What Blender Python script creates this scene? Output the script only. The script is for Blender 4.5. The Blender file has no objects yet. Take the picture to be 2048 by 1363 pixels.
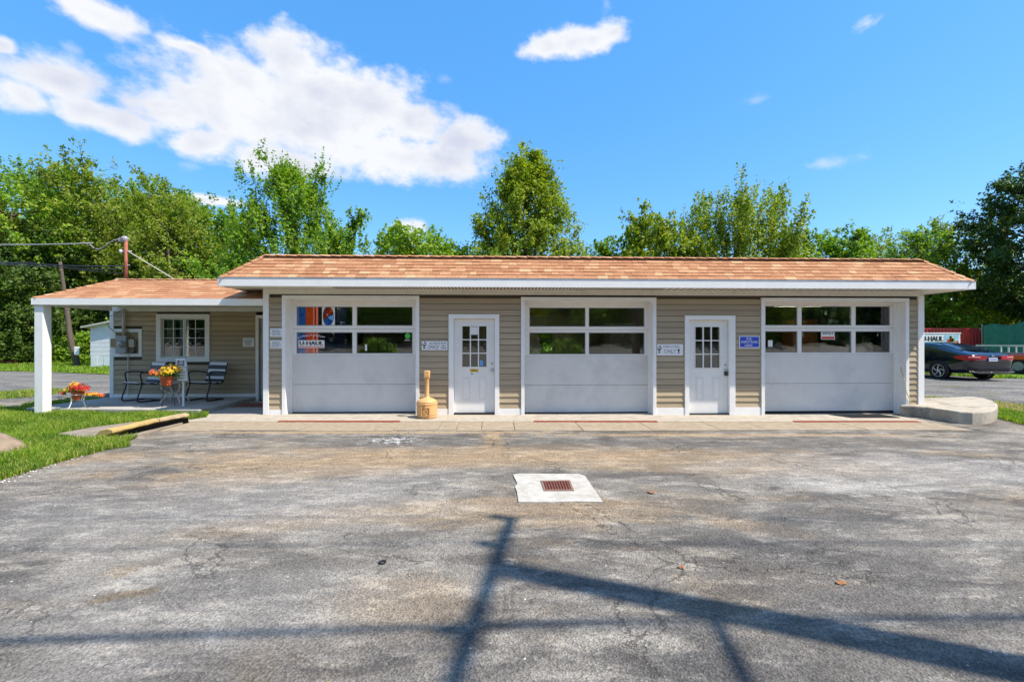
import bpy, bmesh, math, random
import numpy as np
from mathutils import Vector, Matrix
R = math.radians
sc = bpy.context.scene
col = sc.collection
random.seed(7)

# ------------------------------------------------------------------ camera, sky, sun, exposure
FPX = 910.22; TH = R(2.1); CAMY = -10.05; EYE = 1.6
SUN_DIR = Vector((0.925, -0.38, 1.44)).normalized()          # towards the sun
EXPO = 1.10; SKYSTR = 0.15
cam_d = bpy.data.cameras.new('camera'); cam = bpy.data.objects.new('camera', cam_d); col.objects.link(cam)
cam.location = (0, CAMY, EYE); cam.rotation_euler = (R(90), 0, -TH)
cam_d.sensor_width = 36; cam_d.lens = 16.0; cam_d.clip_end = 3000; cam_d.clip_start = 0.05
sc.camera = cam
sc.render.resolution_x = 1024; sc.render.resolution_y = 681
sc.view_settings.view_transform = 'Standard'; sc.view_settings.look = 'None'
sc.view_settings.exposure = EXPO; sc.view_settings.gamma = 1; sc.view_settings.use_curve_mapping = False
sun_d = bpy.data.lights.new('sun', 'SUN'); sun_d.energy = 3.6; sun_d.angle = R(0.53); sun_d.color = (1, 0.92, 0.80)
sun = bpy.data.objects.new('sun', sun_d); col.objects.link(sun)
sun.rotation_euler = SUN_DIR.to_track_quat('Z', 'Y').to_euler(); sun.location = (20, -10, 30)

w = bpy.data.worlds.new('World'); sc.world = w; w.use_nodes = True
nt = w.node_tree; nt.nodes.clear()
def N(t, **k):
    n = nt.nodes.new(t)
    for a, b in k.items(): setattr(n, a, b)
    return n
def L(a, b): nt.links.new(a, b)
def px_ang(px, py):
    u = (px-1024)/FPX; v = (681.5-py)/FPX
    return math.atan(u)+TH, math.atan(v/math.sqrt(1+u*u))
def world_sky():
    out = N('ShaderNodeOutputWorld'); bg = N('ShaderNodeBackground'); bg.inputs['Strength'].default_value = SKYSTR
    sky = N('ShaderNodeTexSky'); sky.sky_type = 'NISHITA'; sky.sun_disc = False
    sky.sun_elevation = math.asin(SUN_DIR.z); sky.sun_rotation = math.atan2(SUN_DIR.x, SUN_DIR.y)
    sky.air_density = 1.0; sky.dust_density = 0.3; sky.ozone_density = 2.0
    hs = N('ShaderNodeHueSaturation'); hs.inputs['Saturation'].default_value = 1.22; hs.inputs['Value'].default_value = 1.0
    hs.inputs['Hue'].default_value = 0.499
    L(sky.outputs[0], hs.inputs['Color'])
    az0 = N('ShaderNodeMix', data_type='RGBA'); az0.inputs[0].default_value = 0.56; kk = 1.0/(SKYSTR*2**EXPO)
    az0.inputs[7].default_value = (0.075*kk, 0.40*kk, 0.97*kk, 1); L(hs.outputs[0], az0.inputs[6])
    tc = N('ShaderNodeTexCoord'); sp = N('ShaderNodeSeparateXYZ'); L(tc.outputs['Generated'], sp.inputs[0])
    az = N('ShaderNodeMath', operation='ARCTAN2'); L(sp.outputs[0], az.inputs[0]); L(sp.outputs[1], az.inputs[1])
    el = N('ShaderNodeMath', operation='ARCSINE'); L(sp.outputs[2], el.inputs[0])
    ae = N('ShaderNodeCombineXYZ'); L(az.outputs[0], ae.inputs[0]); L(el.outputs[0], ae.inputs[1])
    def noise(scale, detail, rough, off=(0, 0, 0), sy=1.5):
        m = N('ShaderNodeMapping'); m.inputs['Location'].default_value = off; m.inputs['Scale'].default_value = (1, sy, 1)
        L(ae.outputs[0], m.inputs[0])
        t = N('ShaderNodeTexNoise'); t.inputs['Scale'].default_value = scale; t.inputs['Detail'].default_value = detail
        t.inputs['Roughness'].default_value = rough; L(m.outputs[0], t.inputs[0]); return t.outputs[0]
    blobs = [(480,160,120,62),(590,130,95,58),(640,190,140,80),(740,210,110,72),(835,245,70,50),(500,235,170,72),(650,275,170,66),
             (800,318,120,48),(900,320,92,42),(925,280,72,38),(410,285,80,34),(330,225,100,52),(120,165,105,50),(170,220,90,34),
             (50,195,62,38),(385,95,55,16),(190,28,88,32),(5,90,34,18),(1105,92,60,26),(1145,86,50,30),(1180,82,50,26),(1222,66,36,24),
             (815,458,30,18),(560,320,120,36),(420,400,70,10),(240,240,80,36)]
    cur = None
    for (x, y, rx, ry) in blobs:
        a0, e0 = px_ang(x, y); a1, _ = px_ang(x+rx, y); _, e1 = px_ang(x, y-ry)
        m = N('ShaderNodeMapping', vector_type='TEXTURE'); m.inputs['Location'].default_value = (a0, e0, 0)
        m.inputs['Scale'].default_value = (abs(a1-a0), abs(e1-e0), 1); L(ae.outputs[0], m.inputs[0])
        l = N('ShaderNodeVectorMath', operation='LENGTH'); L(m.outputs[0], l.inputs[0])
        if cur is None: cur = l.outputs['Value']
        else:
            mn = N('ShaderNodeMath', operation='SMOOTH_MIN'); mn.inputs[2].default_value = 0.18
            L(cur, mn.inputs[0]); L(l.outputs['Value'], mn.inputs[1]); cur = mn.outputs[0]
    n1 = noise(10, 10, 0.60)
    n3 = noise(28, 5, 0.6, (3.1, 1.7, 0))
    def mth(op, a, b=None, c=None, clamp=False):
        m = N('ShaderNodeMath', operation=op); m.use_clamp = clamp
        for i, v in enumerate((a, b, c)):
            if v is None: continue
            if isinstance(v, (int, float)): m.inputs[i].default_value = v
            else: L(v, m.inputs[i])
        return m.outputs[0]
    # density = (1 - dist) + noise warp
    d = mth('SUBTRACT', 1.24, cur)
    d = mth('ADD', d, mth('MULTIPLY', mth('SUBTRACT', n1, 0.5), 2.0))
    d = mth('ADD', d, mth('MULTIPLY', mth('SUBTRACT', n3, 0.5), 1.0))
    mr = N('ShaderNodeMapRange', interpolation_type='SMOOTHSTEP'); mr.inputs[1].default_value = -0.18; mr.inputs[2].default_value = 0.72
    L(d, mr.inputs[0])
    # thin faint wisps; cumulus out of view, thickened to lift the shaded front
    g = noise(2.6, 8, 0.6, (5.3, 2.2, 0), 2.6)
    mg = N('ShaderNodeMapRange', interpolation_type='SMOOTHSTEP'); mg.inputs[1].default_value = 0.50; mg.inputs[2].default_value = 0.62
    L(g, mg.inputs[0])
    far = N('ShaderNodeMapRange'); L(mth('ABSOLUTE', az.outputs[0]), far.inputs[0])
    far.inputs[1].default_value = 0.98; far.inputs[2].default_value = 1.4; far.inputs[3].default_value = 0.0
    gg = mth('MULTIPLY', mg.outputs[0], far.outputs[0])
    dens = mth('MAXIMUM', mr.outputs[0], gg)
    dens = mth('MULTIPLY', dens, 0.97)
    for (x, y, rx, ry, a_) in [(1735, 46, 34, 18, .6), (1662, 326, 70, 16, .4), (1515, 200, 40, 12, .22), (1212, 10, 14, 22, .3), (888, 160, 16, 12, .2), (140, 98, 30, 18, .3), (375, 330, 30, 12, .2)]:
        a0, e0 = px_ang(x, y); a1, _ = px_ang(x+rx, y); _, e1 = px_ang(x, y-ry); m = N('ShaderNodeMapping', vector_type='TEXTURE'); m.inputs['Location'].default_value = (a0, e0, 0)
        m.inputs['Scale'].default_value = (abs(a1-a0), abs(e1-e0), 1); L(ae.outputs[0], m.inputs[0]); l = N('ShaderNodeVectorMath', operation='LENGTH'); L(m.outputs[0], l.inputs[0])
        q = N('ShaderNodeMapRange', interpolation_type='SMOOTHSTEP'); L(mth('ADD', mth('SUBTRACT', 1.0, l.outputs['Value']), mth('MULTIPLY', mth('SUBTRACT', n3, 0.5), 2.6)), q.inputs[0]); q.inputs[1].default_value = -.1; q.inputs[2].default_value = 1.1; q.inputs[4].default_value = a_
        dens = mth('MAXIMUM', dens, q.outputs[0])
    # cloud body tone
    sh = noise(7, 4, 0.5, (1.3, 0.35, 0))
    cr = N('ShaderNodeValToRGB'); L(mth('ADD', mth('MULTIPLY', sh, 1.0), mth('MULTIPLY', mth('SUBTRACT', d, 0.6), -0.22)), cr.inputs[0])
    k = 1.0/(SKYSTR*2**EXPO)
    e = cr.color_ramp.elements
    e[0].position = 0.20; e[0].color = (0.70, 0.73, 0.86, 1); e[1].position = 0.54; e[1].color = (0.97, 0.98, 1.0, 1)
    sc2 = N('ShaderNodeVectorMath', operation='SCALE'); sc2.inputs['Scale'].default_value = k; L(cr.outputs[0], sc2.inputs[0])
    mx = N('ShaderNodeMix', data_type='RGBA'); L(dens, mx.inputs[0]); L(az0.outputs[2], mx.inputs[6]); L(sc2.outputs[0], mx.inputs[7])
    L(mx.outputs[2], bg.inputs[0]); L(bg.outputs[0], out.inputs[0])
world_sky()

# ------------------------------------------------------------------ setting-out helpers
def X_at(px, y):
    D = y-CAMY; u = (px-1024)/FPX
    return D*(math.sin(TH)+u*math.cos(TH))/(math.cos(TH)-u*math.sin(TH))
def depth(x, y): return x*math.sin(TH)+(y-CAMY)*math.cos(TH)
def P(px, py, y):
    x = X_at(px, y); return x, EYE+(681.5-py)/FPX*depth(x, y)
def G(px, py, z=0.0):
    Z = (EYE-z)*FPX/(py-681.5); Xc = (px-1024)/FPX*Z
    return Xc*math.cos(TH)+Z*math.sin(TH), CAMY-Xc*math.sin(TH)+Z*math.cos(TH)
def CZ(px, Z):
    Xc = (px-1024)/FPX*Z
    return Xc*math.cos(TH)+Z*math.sin(TH), CAMY-Xc*math.sin(TH)+Z*math.cos(TH)
def sm(t): t = max(0.0, min(1.0, t)); return t*t*(3-2*t)
def gz(x, y):
    a = -0.0067*(min(max(x, -5.4), 9.6)+5.4)
    return a + 0.17*sm((x-10.6)/2.5)*sm((y-0.6)/4.0) + 0.04*max(0.0, min(45.0, -15-y))

# ------------------------------------------------------------------ object helpers
class MB:
    def __init__(s): s.v = []; s.f = []; s.t = []; s.tint = 0.5
    def face(s, idx): s.f.append(idx); s.t.append(s.tint)
    def add(s, vs, fs, tint=None):
        b = len(s.v); s.v += [tuple(v) for v in vs]
        for f in fs: s.f.append(tuple(i+b for i in f)); s.t.append(s.tint if tint is None else tint)
        return s
    def box(s, x0, x1, y0, y1, z0, z1, tint=None):
        return s.add([(x0,y0,z0),(x1,y0,z0),(x1,y1,z0),(x0,y1,z0),(x0,y0,z1),(x1,y0,z1),(x1,y1,z1),(x0,y1,z1)],
                     [(0,3,2,1),(4,5,6,7),(0,1,5,4),(1,2,6,5),(2,3,7,6),(3,0,4,7)], tint)
    def quad(s, a, b, c, d, tint=None): return s.add([a, b, c, d], [(0,1,2,3)], tint)
    def tube(s, pts, r, n=8, closed=False, tint=None):
        pts = [Vector(p) for p in pts]; m = len(pts)
        rs = r if isinstance(r, (list, tuple)) else [r]*m
        rings = []; up0 = None
        for i, p in enumerate(pts):
            if closed: t = pts[(i+1) % m]-pts[(i-1) % m]
            else: t = pts[min(i+1, m-1)]-pts[max(i-1, 0)]
            if t.length < 1e-9: t = Vector((0, 0, 1))
            t.normalize()
            if up0 is None: up0 = Vector((0, 0, 1)) if abs(t.z) < 0.9 else Vector((1, 0, 0))
            a = up0-t*up0.dot(t)
            if a.length < 1e-6: a = Vector((1, 0, 0))-t*t.x
            a.normalize(); up0 = a; b = t.cross(a)
            rings.append([p+(a*math.cos(2*math.pi*k/n)+b*math.sin(2*math.pi*k/n))*rs[i] for k in range(n)])
        vs = [v for rg in rings for v in rg]; fs = []
        for i in range(m if closed else m-1):
            j = (i+1) % m
            for k in range(n):
                k2 = (k+1) % n; fs.append((i*n+k, i*n+k2, j*n+k2, j*n+k))
        if not closed: fs.append(tuple(range(n))[::-1]); fs.append(tuple((m-1)*n+k for k in range(n)))
        return s.add(vs, fs, tint)
    def lathe(s, prof, c=(0, 0, 0), n=24, tint=None):
        vs = []; fs = []
        for (r, z) in prof:
            for k in range(n):
                a = 2*math.pi*k/n; vs.append((c[0]+r*math.cos(a), c[1]+r*math.sin(a), c[2]+z))
        for i in range(len(prof)-1):
            for k in range(n):
                k2 = (k+1) % n; fs.append((i*n+k, i*n+k2, (i+1)*n+k2, (i+1)*n+k))
        fs.append(tuple(range(n))[::-1]); fs.append(tuple((len(prof)-1)*n+k for k in range(n)))
        return s.add(vs, fs, tint)
    def prism(s, poly, z0, z1, tint=None):
        n = len(poly); vs = [(x, y, z0) for x, y in poly]+[(x, y, z1) for x, y in poly]
        fs = [tuple(range(n))[::-1], tuple(range(n, 2*n))]+[(i, (i+1) % n, (i+1) % n+n, i+n) for i in range(n)]
        return s.add(vs, fs, tint)
    def mesh(s, name, smooth=False):
        me = bpy.data.meshes.new(name); me.from_pydata(s.v, [], s.f)
        a = me.attributes.new('tint', 'FLOAT', 'FACE'); a.data.foreach_set('value', np.array(s.t, dtype=np.float32))
        if smooth: me.polygons.foreach_set('use_smooth', [True]*len(me.polygons))
        me.update(); return me
def props(o, label=None, cat=None, group=None, kind=None):
    if label: o['label'] = label
    if cat: o['category'] = cat
    if group: o['group'] = group
    if kind: o['kind'] = kind
    return o
def attach(o, parent):
    o.parent = parent
    if parent.parent is None and parent.type == 'EMPTY' and not parent.get('_local'):
        o.matrix_parent_inverse = Matrix.Translation(parent.location).inverted()
def obj(name, mb, mat, parent=None, smooth=False, bevel=0, kind=None, label=None, solid=0):
    me = mb.mesh(name, smooth) if isinstance(mb, MB) else mb
    if not me.materials: me.materials.append(mat)
    o = bpy.data.objects.new(name, me); col.objects.link(o)
    if parent is not None: attach(o, parent)
    if bevel:
        m = o.modifiers.new('bevel', 'BEVEL'); m.width = bevel; m.segments = 2; m.limit_method = 'ANGLE'; m.angle_limit = R(40)
    if kind: o['kind'] = kind
    if label: o['label'] = label
    return o
def thing(name, label, cat, loc=(0, 0, 0), group=None, local=False):
    o = bpy.data.objects.new(name, None); col.objects.link(o); o.location = loc; o.empty_display_size = 0.2
    if local: o['_local'] = 1
    return props(o, label, cat, group)
def dup(root, loc=None, rz=None, label=None, scale=None):
    r = root.copy(); col.objects.link(r)
    if loc is not None: r.location = loc
    if rz is not None: r.rotation_euler = (0, 0, rz)
    if scale is not None: r.scale = scale if isinstance(scale, (tuple, list)) else (scale,)*3
    if label: r['label'] = label
    for ch in [c for c in bpy.data.objects if c.parent == root]:
        c = ch.copy(); col.objects.link(c); c.parent = r
        for g in [q for q in bpy.data.objects if q.parent == ch]:
            d = g.copy(); col.objects.link(d); d.parent = c
    return r

# ------------------------------------------------------------------ materials
MATS = {}
def mat(name, color, rough=0.6, metal=0, var=0.12, vscale=3, bump=0, bscale=40, spec=0.5, coat=0, stretch=(1, 1, 1), dirt=None, tint=None, emit=0):
    if name in MATS: return MATS[name]
    m = bpy.data.materials.new(name); m.use_nodes = True; t = m.node_tree; b = t.nodes['Principled BSDF']
    b.inputs['Roughness'].default_value = rough; b.inputs['Metallic'].default_value = metal
    b.inputs['Specular IOR Level'].default_value = spec; b.inputs['Coat Weight'].default_value = coat
    tc = t.nodes.new('ShaderNodeTexCoord'); mp = t.nodes.new('ShaderNodeMapping'); mp.inputs['Scale'].default_value = stretch
    t.links.new(tc.outputs['Object'], mp.inputs[0])
    n = t.nodes.new('ShaderNodeTexNoise'); n.inputs['Scale'].default_value = vscale; n.inputs['Detail'].default_value = 6
    n.inputs['Roughness'].default_value = 0.65; t.links.new(mp.outputs[0], n.inputs[0])
    r = t.nodes.new('ShaderNodeValToRGB'); t.links.new(n.outputs[0], r.inputs[0])
    c = Vector(color[:3]); lo = c*(1-var); hi = c*(1+var)
    r.color_ramp.elements[0].position = 0.3; r.color_ramp.elements[0].color = (*lo, 1)
    r.color_ramp.elements[1].position = 0.7; r.color_ramp.elements[1].color = (*hi, 1)
    cur = r.outputs[0]
    if tint:
        at = t.nodes.new('ShaderNodeAttribute'); at.attribute_name = 'tint'
        tr = t.nodes.new('ShaderNodeValToRGB'); t.links.new(at.outputs['Fac'], tr.inputs[0])
        els = tr.color_ramp.elements
        for i, (p_, c_) in enumerate(tint):
            e = els[i] if i < 2 else els.new(p_)
            e.position = p_; e.color = (*c_, 1)
        mx = t.nodes.new('ShaderNodeMix'); mx.data_type = 'RGBA'; mx.blend_type = 'MULTIPLY'; mx.inputs[0].default_value = 1
        t.links.new(tr.outputs[0], mx.inputs[6]); t.links.new(cur, mx.inputs[7]); cur = mx.outputs[2]
    if dirt:
        n2 = t.nodes.new('ShaderNodeTexNoise'); n2.inputs['Scale'].default_value = dirt[1]; n2.inputs['Detail'].default_value = 8
        n2.inputs['Roughness'].default_value = 0.7; t.links.new(mp.outputs[0], n2.inputs[0])
        mr = t.nodes.new('ShaderNodeMapRange'); mr.inputs[1].default_value = 0.5; mr.inputs[2].default_value = 0.72; mr.inputs[4].default_value = dirt[2]
        t.links.new(n2.outputs[0], mr.inputs[0])
        mx = t.nodes.new('ShaderNodeMix'); mx.data_type = 'RGBA'; t.links.new(mr.outputs[0], mx.inputs[0])
        t.links.new(cur, mx.inputs[6]); mx.inputs[7].default_value = (*dirt[0], 1); cur = mx.outputs[2]
    t.links.new(cur, b.inputs['Base Color'])
    if emit:
        t.links.new(cur, b.inputs['Emission Color']); b.inputs['Emission Strength'].default_value = emit
    if bump:
        nb = t.nodes.new('ShaderNodeTexNoise'); nb.inputs['Scale'].default_value = bscale; nb.inputs['Detail'].default_value = 5
        t.links.new(mp.outputs[0], nb.inputs[0]); bp = t.nodes.new('ShaderNodeBump'); bp.inputs['Strength'].default_value = bump
        bp.inputs['Distance'].default_value = 0.01
        t.links.new(nb.outputs[0], bp.inputs['Height']); t.links.new(bp.outputs[0], b.inputs['Normal'])
    MATS[name] = m; return m
WHITE = mat('white_painted_wood', (0.80, 0.79, 0.765), 0.5, var=0.04, vscale=2, bump=0.15, bscale=60, dirt=((0.45, 0.42, 0.36), 3.5, 0.16))
DOORW = mat('white_door_paint', (0.79, 0.77, 0.735), 0.42, var=0.03, vscale=6, bump=0.12, bscale=180, dirt=((0.45, 0.43, 0.4), 2.2, 0.14))
GDOOR = mat('garage_door_steel', (0.68, 0.665, 0.64), 0.5, var=0.04, vscale=3, bump=0.5, bscale=160, dirt=((0.36, 0.35, 0.33), 1.4, 0.35))
SIDING = mat('tan_clapboard_paint', (0.41, 0.318, 0.205), 0.62, var=0.08, vscale=2, bump=0.35, bscale=26, stretch=(0.6, 1, 8), dirt=((0.26, 0.20, 0.13), 1.3, 0.35),
             tint=[(0, (0.85, 0.85, 0.85)), (1, (1.12, 1.12, 1.1))])
SOFFIT = mat('soffit_vinyl', (0.70, 0.68, 0.62), 0.6, var=0.05, vscale=2, dirt=((0.3, 0.24, 0.18), 5, 0.3))
SHING = mat('asphalt_shingle', (1, 1, 1), 0.95, var=0.26, vscale=30, bump=0.7, bscale=220, spec=0.15,
            tint=[(0, (0.33, 0.150, 0.078)), (0.5, (0.43, 0.215, 0.112)), (0.85, (0.50, 0.285, 0.155)), (1.0, (0.56, 0.35, 0.20))])
BLACK = mat('black_rubber', (0.012, 0.012, 0.013), 0.7)
BLACKM = mat('black_metal_tube', (0.015, 0.015, 0.017), 0.35)
WALLIN = mat('interior_wall', (0.34, 0.33, 0.30), 0.8, var=0.15, vscale=1)
FLOORIN = mat('shop_floor', (0.16, 0.15, 0.14), 0.5, var=0.2)
STEEL = mat('galvanized_steel', (0.42, 0.43, 0.43), 0.42, metal=0.75, var=0.1, vscale=8)
NICKEL = mat('satin_nickel', (0.55, 0.53, 0.5), 0.3, metal=1)
GREYBOX = mat('grey_enamel', (0.33, 0.34, 0.34), 0.5, var=0.08)
RUST = mat('rusty_steel', (0.34, 0.07, 0.035), 0.8, var=0.35, vscale=14, bump=0.4, bscale=90)
CONC = mat('weathered_concrete', (0.50, 0.41, 0.29), 0.9, var=0.16, vscale=5, bump=0.6, bscale=70, dirt=((0.24, 0.20, 0.15), 2.6, 0.5))
CONCB = mat('broomed_concrete', (0.31, 0.25, 0.175), 0.92, var=0.22, vscale=9, bump=0.9, bscale=90, dirt=((0.22, 0.17, 0.11), 5, 0.55))
CONCL = mat('light_concrete', (0.38, 0.335, 0.27), 0.9, var=0.16, vscale=7, bump=0.5, bscale=90, dirt=((0.20, 0.155, 0.11), 3, 0.55))
ISLM = mat('island_concrete', (0.40, 0.355, 0.285), 0.9, var=0.2, vscale=5, bump=0.6, bscale=60, dirt=((0.11, 0.09, 0.07), 2.2, 0.9))
SLABM = mat('porch_slab_concrete', (0.38, 0.36, 0.33), 0.85, var=0.15, vscale=3, bump=0.4, bscale=60)
PADM = mat('white_drain_pad', (0.43, 0.405, 0.36), 0.9, var=0.18, vscale=7, bump=0.6, bscale=80, dirt=((0.25, 0.20, 0.14), 5, 0.75))
PAPER = mat('white_paper', (0.74, 0.74, 0.74), 0.6, var=0.03)
INK = mat('black_ink', (0.02, 0.02, 0.025), 0.6, var=0)
INKG = mat('grey_ink', (0.16, 0.16, 0.19), 0.6, var=0)
RED = mat('red_print', (0.55, 0.03, 0.02), 0.45, var=0.05)
ORANGE = mat('orange_print', (0.70, 0.10, 0.02), 0.45, var=0.05)
BLUE = mat('blue_print', (0.02, 0.07, 0.50), 0.45, var=0.1, vscale=10)
LBLUE = mat('light_blue_print', (0.12, 0.35, 0.75), 0.45, var=0.05)
GREENP = mat('green_print', (0.08, 0.50, 0.05), 0.45, var=0.05)
YELLOWP = mat('yellow_print', (0.75, 0.48, 0.03), 0.45, var=0.05)
TERRA = mat('terracotta_plastic', (0.50, 0.09, 0.03), 0.5, var=0.12)
TAN = mat('tan_moulded_plastic', (0.62, 0.35, 0.14), 0.55, var=0.06, vscale=5)
BARK = mat('bark', (0.10, 0.075, 0.055), 0.95, var=0.3, vscale=9, bump=0.8, bscale=24)
WOODP = mat('utility_pole_wood', (0.13, 0.09, 0.06), 0.9, var=0.3, vscale=6, bump=0.4, stretch=(4, 4, 0.4))

def node_mat(name):
    m = bpy.data.materials.new(name); m.use_nodes = True; m.node_tree.nodes.clear(); return m, m.node_tree
def glass(name, refl=1.9, tintc=(0.78, 0.82, 0.80)):
    m, t = node_mat(name); o = t.nodes.new('ShaderNodeOutputMaterial'); mx = t.nodes.new('ShaderNodeMixShader')
    tr = t.nodes.new('ShaderNodeBsdfTransparent'); tr.inputs[0].default_value = (*tintc, 1)
    gl = t.nodes.new('ShaderNodeBsdfGlossy'); gl.inputs['Roughness'].default_value = 0.0; gl.inputs[0].default_value = (0.95, 0.97, 1, 1)
    fr = t.nodes.new('ShaderNodeFresnel'); fr.inputs[0].default_value = 1.52
    nz = t.nodes.new('ShaderNodeTexNoise'); nz.inputs['Scale'].default_value = 1.3
    bp = t.nodes.new('ShaderNodeBump'); bp.inputs['Strength'].default_value = 0.04; bp.inputs['Distance'].default_value = 0.05
    t.links.new(nz.outputs[0], bp.inputs['Height']); t.links.new(bp.outputs[0], gl.inputs['Normal'])
    ml = t.nodes.new('ShaderNodeMath'); ml.operation = 'MULTIPLY'; ml.inputs[1].default_value = refl; ml.use_clamp = True
    t.links.new(fr.outputs[0], ml.inputs[0]); t.links.new(ml.outputs[0], mx.inputs[0]); t.links.new(tr.outputs[0], mx.inputs[1])
    t.links.new(gl.outputs[0], mx.inputs[2]); t.links.new(mx.outputs[0], o.inputs[0]); return m
GLASS = glass('window_glass', 2.6)
def leafmat(name, cols, transl=0.38, rough=0.55):
    m, t = node_mat(name); o = t.nodes.new('ShaderNodeOutputMaterial')
    at = t.nodes.new('ShaderNodeAttribute'); at.attribute_name = 'tint'; cr = t.nodes.new('ShaderNodeValToRGB')
    t.links.new(at.outputs['Fac'], cr.inputs[0]); els = cr.color_ramp.elements
    for i, c in enumerate(cols):
        p = i/(len(cols)-1); e = els[0] if i == 0 else (els[1] if i == 1 else els.new(p)); e.position = p; e.color = (*c, 1)
    b = t.nodes.new('ShaderNodeBsdfPrincipled'); b.inputs['Roughness'].default_value = rough; b.inputs['Specular IOR Level'].default_value = 0.35
    t.links.new(cr.outputs[0], b.inputs['Base Color'])
    tl = t.nodes.new('ShaderNodeBsdfTranslucent'); g = t.nodes.new('ShaderNodeMix'); g.data_type = 'RGBA'; g.blend_type = 'MULTIPLY'; g.inputs[0].default_value = 1
    g.inputs[7].default_value = (1.5, 1.6, 0.6, 1); t.links.new(cr.outputs[0], g.inputs[6]); t.links.new(g.outputs[2], tl.inputs[0])
    mx = t.nodes.new('ShaderNodeMixShader'); mx.inputs[0].default_value = transl
    t.links.new(b.outputs[0], mx.inputs[1]); t.links.new(tl.outputs[0], mx.inputs[2]); t.links.new(mx.outputs[0], o.inputs[0]); return m
LEAF_MID = leafmat('mid_green_leaves', [(0.030, 0.085, 0.010), (0.100, 0.210, 0.014), (0.21, 0.34, 0.020), (0.33, 0.41, 0.03)])
LEAF_YEL = leafmat('yellow_green_leaves', [(0.045, 0.095, 0.010), (0.155, 0.235, 0.013), (0.29, 0.35, 0.018), (0.42, 0.42, 0.03)])
LEAF_DRK = leafmat('dark_green_leaves', [(0.018, 0.045, 0.008), (0.045, 0.095, 0.012), (0.085, 0.15, 0.018), (0.15, 0.20, 0.03)], 0.3)
LEAF_BRN = leafmat('olive_vine_leaves', [(0.045, 0.085, 0.010), (0.125, 0.195, 0.015), (0.22, 0.29, 0.022), (0.30, 0.28, 0.06)])
GRASSM = leafmat('grass_blades', [(0.06, 0.13, 0.010), (0.14, 0.25, 0.016), (0.25, 0.36, 0.028), (0.42, 0.38, 0.12)], 0.35)

def ground_mat(name, build):
    m, t = node_mat(name); o = t.nodes.new('ShaderNodeOutputMaterial'); b = t.nodes.new('ShaderNodeBsdfPrincipled')
    b.inputs['Roughness'].default_value = 0.92; b.inputs['Specular IOR Level'].default_value = 0.25
    t.links.new(b.outputs[0], o.inputs[0]); tc = t.nodes.new('ShaderNodeTexCoord')
    class H:
        def noise(s, sc_, det=6, rough=0.6, off=(0, 0, 0), stretch=(1, 1, 1), rot=0, dist=0):
            mp = t.nodes.new('ShaderNodeMapping'); mp.inputs['Location'].default_value = off; mp.inputs['Scale'].default_value = stretch
            mp.inputs['Rotation'].default_value = (0, 0, rot); t.links.new(tc.outputs['Object'], mp.inputs[0])
            n = t.nodes.new('ShaderNodeTexNoise'); n.inputs['Scale'].default_value = sc_; n.inputs['Detail'].default_value = det
            n.inputs['Roughness'].default_value = rough; n.inputs['Distortion'].default_value = dist; t.links.new(mp.outputs[0], n.inputs[0]); return n.outputs[0]
        def vor(s, sc_, feat='F1', off=(0, 0, 0)):
            mp = t.nodes.new('ShaderNodeMapping'); mp.inputs['Location'].default_value = off; t.links.new(tc.outputs['Object'], mp.inputs[0])
            n = t.nodes.new('ShaderNodeTexVoronoi'); n.feature = feat; n.inputs['Scale'].default_value = sc_; t.links.new(mp.outputs[0], n.inputs[0]); return n.outputs['Distance'], (n.outputs['Color'] if feat == 'F1' else None)
        def rng(s, v, a, b_, c=0.0, d=1.0):
            n = t.nodes.new('ShaderNodeMapRange'); n.interpolation_type = 'SMOOTHSTEP'
            for i, q in enumerate((a, b_, c, d)): n.inputs[i+1].default_value = q
            t.links.new(v, n.inputs[0]); return n.outputs[0]
        def m(s, op, a, b_=None):
            n = t.nodes.new('ShaderNodeMath'); n.operation = op
            for i, q in enumerate((a, b_)):
                if q is None: continue
                if isinstance(q, (int, float)): n.inputs[i].default_value = q
                else: t.links.new(q, n.inputs[i])
            return n.outputs[0]
        def mix(s, f, a, b_, mode='MIX'):
            n = t.nodes.new('ShaderNodeMix'); n.data_type = 'RGBA'; n.blend_type = mode
            for i, q in ((0, f), (6, a), (7, b_)):
                if isinstance(q, (int, float)): n.inputs[i].default_value = q
                elif isinstance(q, tuple): n.inputs[i].default_value = (*q, 1)
                else: t.links.new(q, n.inputs[i])
            return n.outputs[2]
        def ell(s, cx, cy, rx, ry, rot, warp, soft=0.35):
            # soft-edged stain of its own shape, warped by a noise
            mp = t.nodes.new('ShaderNodeMapping'); mp.vector_type = 'TEXTURE'; mp.inputs['Location'].default_value = (cx, cy, 0)
            mp.inputs['Scale'].default_value = (rx, ry, 50); mp.inputs['Rotation'].default_value = (0, 0, rot); t.links.new(tc.outputs['Object'], mp.inputs[0])
            l = t.nodes.new('ShaderNodeVectorMath'); l.operation = 'LENGTH'; t.links.new(mp.outputs[0], l.inputs[0])
            return s.rng(s.m('ADD', l.outputs['Value'], s.m('MULTIPLY', s.m('SUBTRACT', warp, 0.5), 3.2)), 1+soft*.8, 1-soft*.8)
    h = H(); c, bmp, dist = build(h); t.links.new(c, b.inputs['Base Color'])
    if bmp is not None:
        bp = t.nodes.new('ShaderNodeBump'); bp.inputs['Strength'].default_value = 1.0; bp.inputs['Distance'].default_value = dist
        t.links.new(bmp, bp.inputs['Height']); t.links.new(bp.outputs[0], b.inputs['Normal'])
    return m
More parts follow.
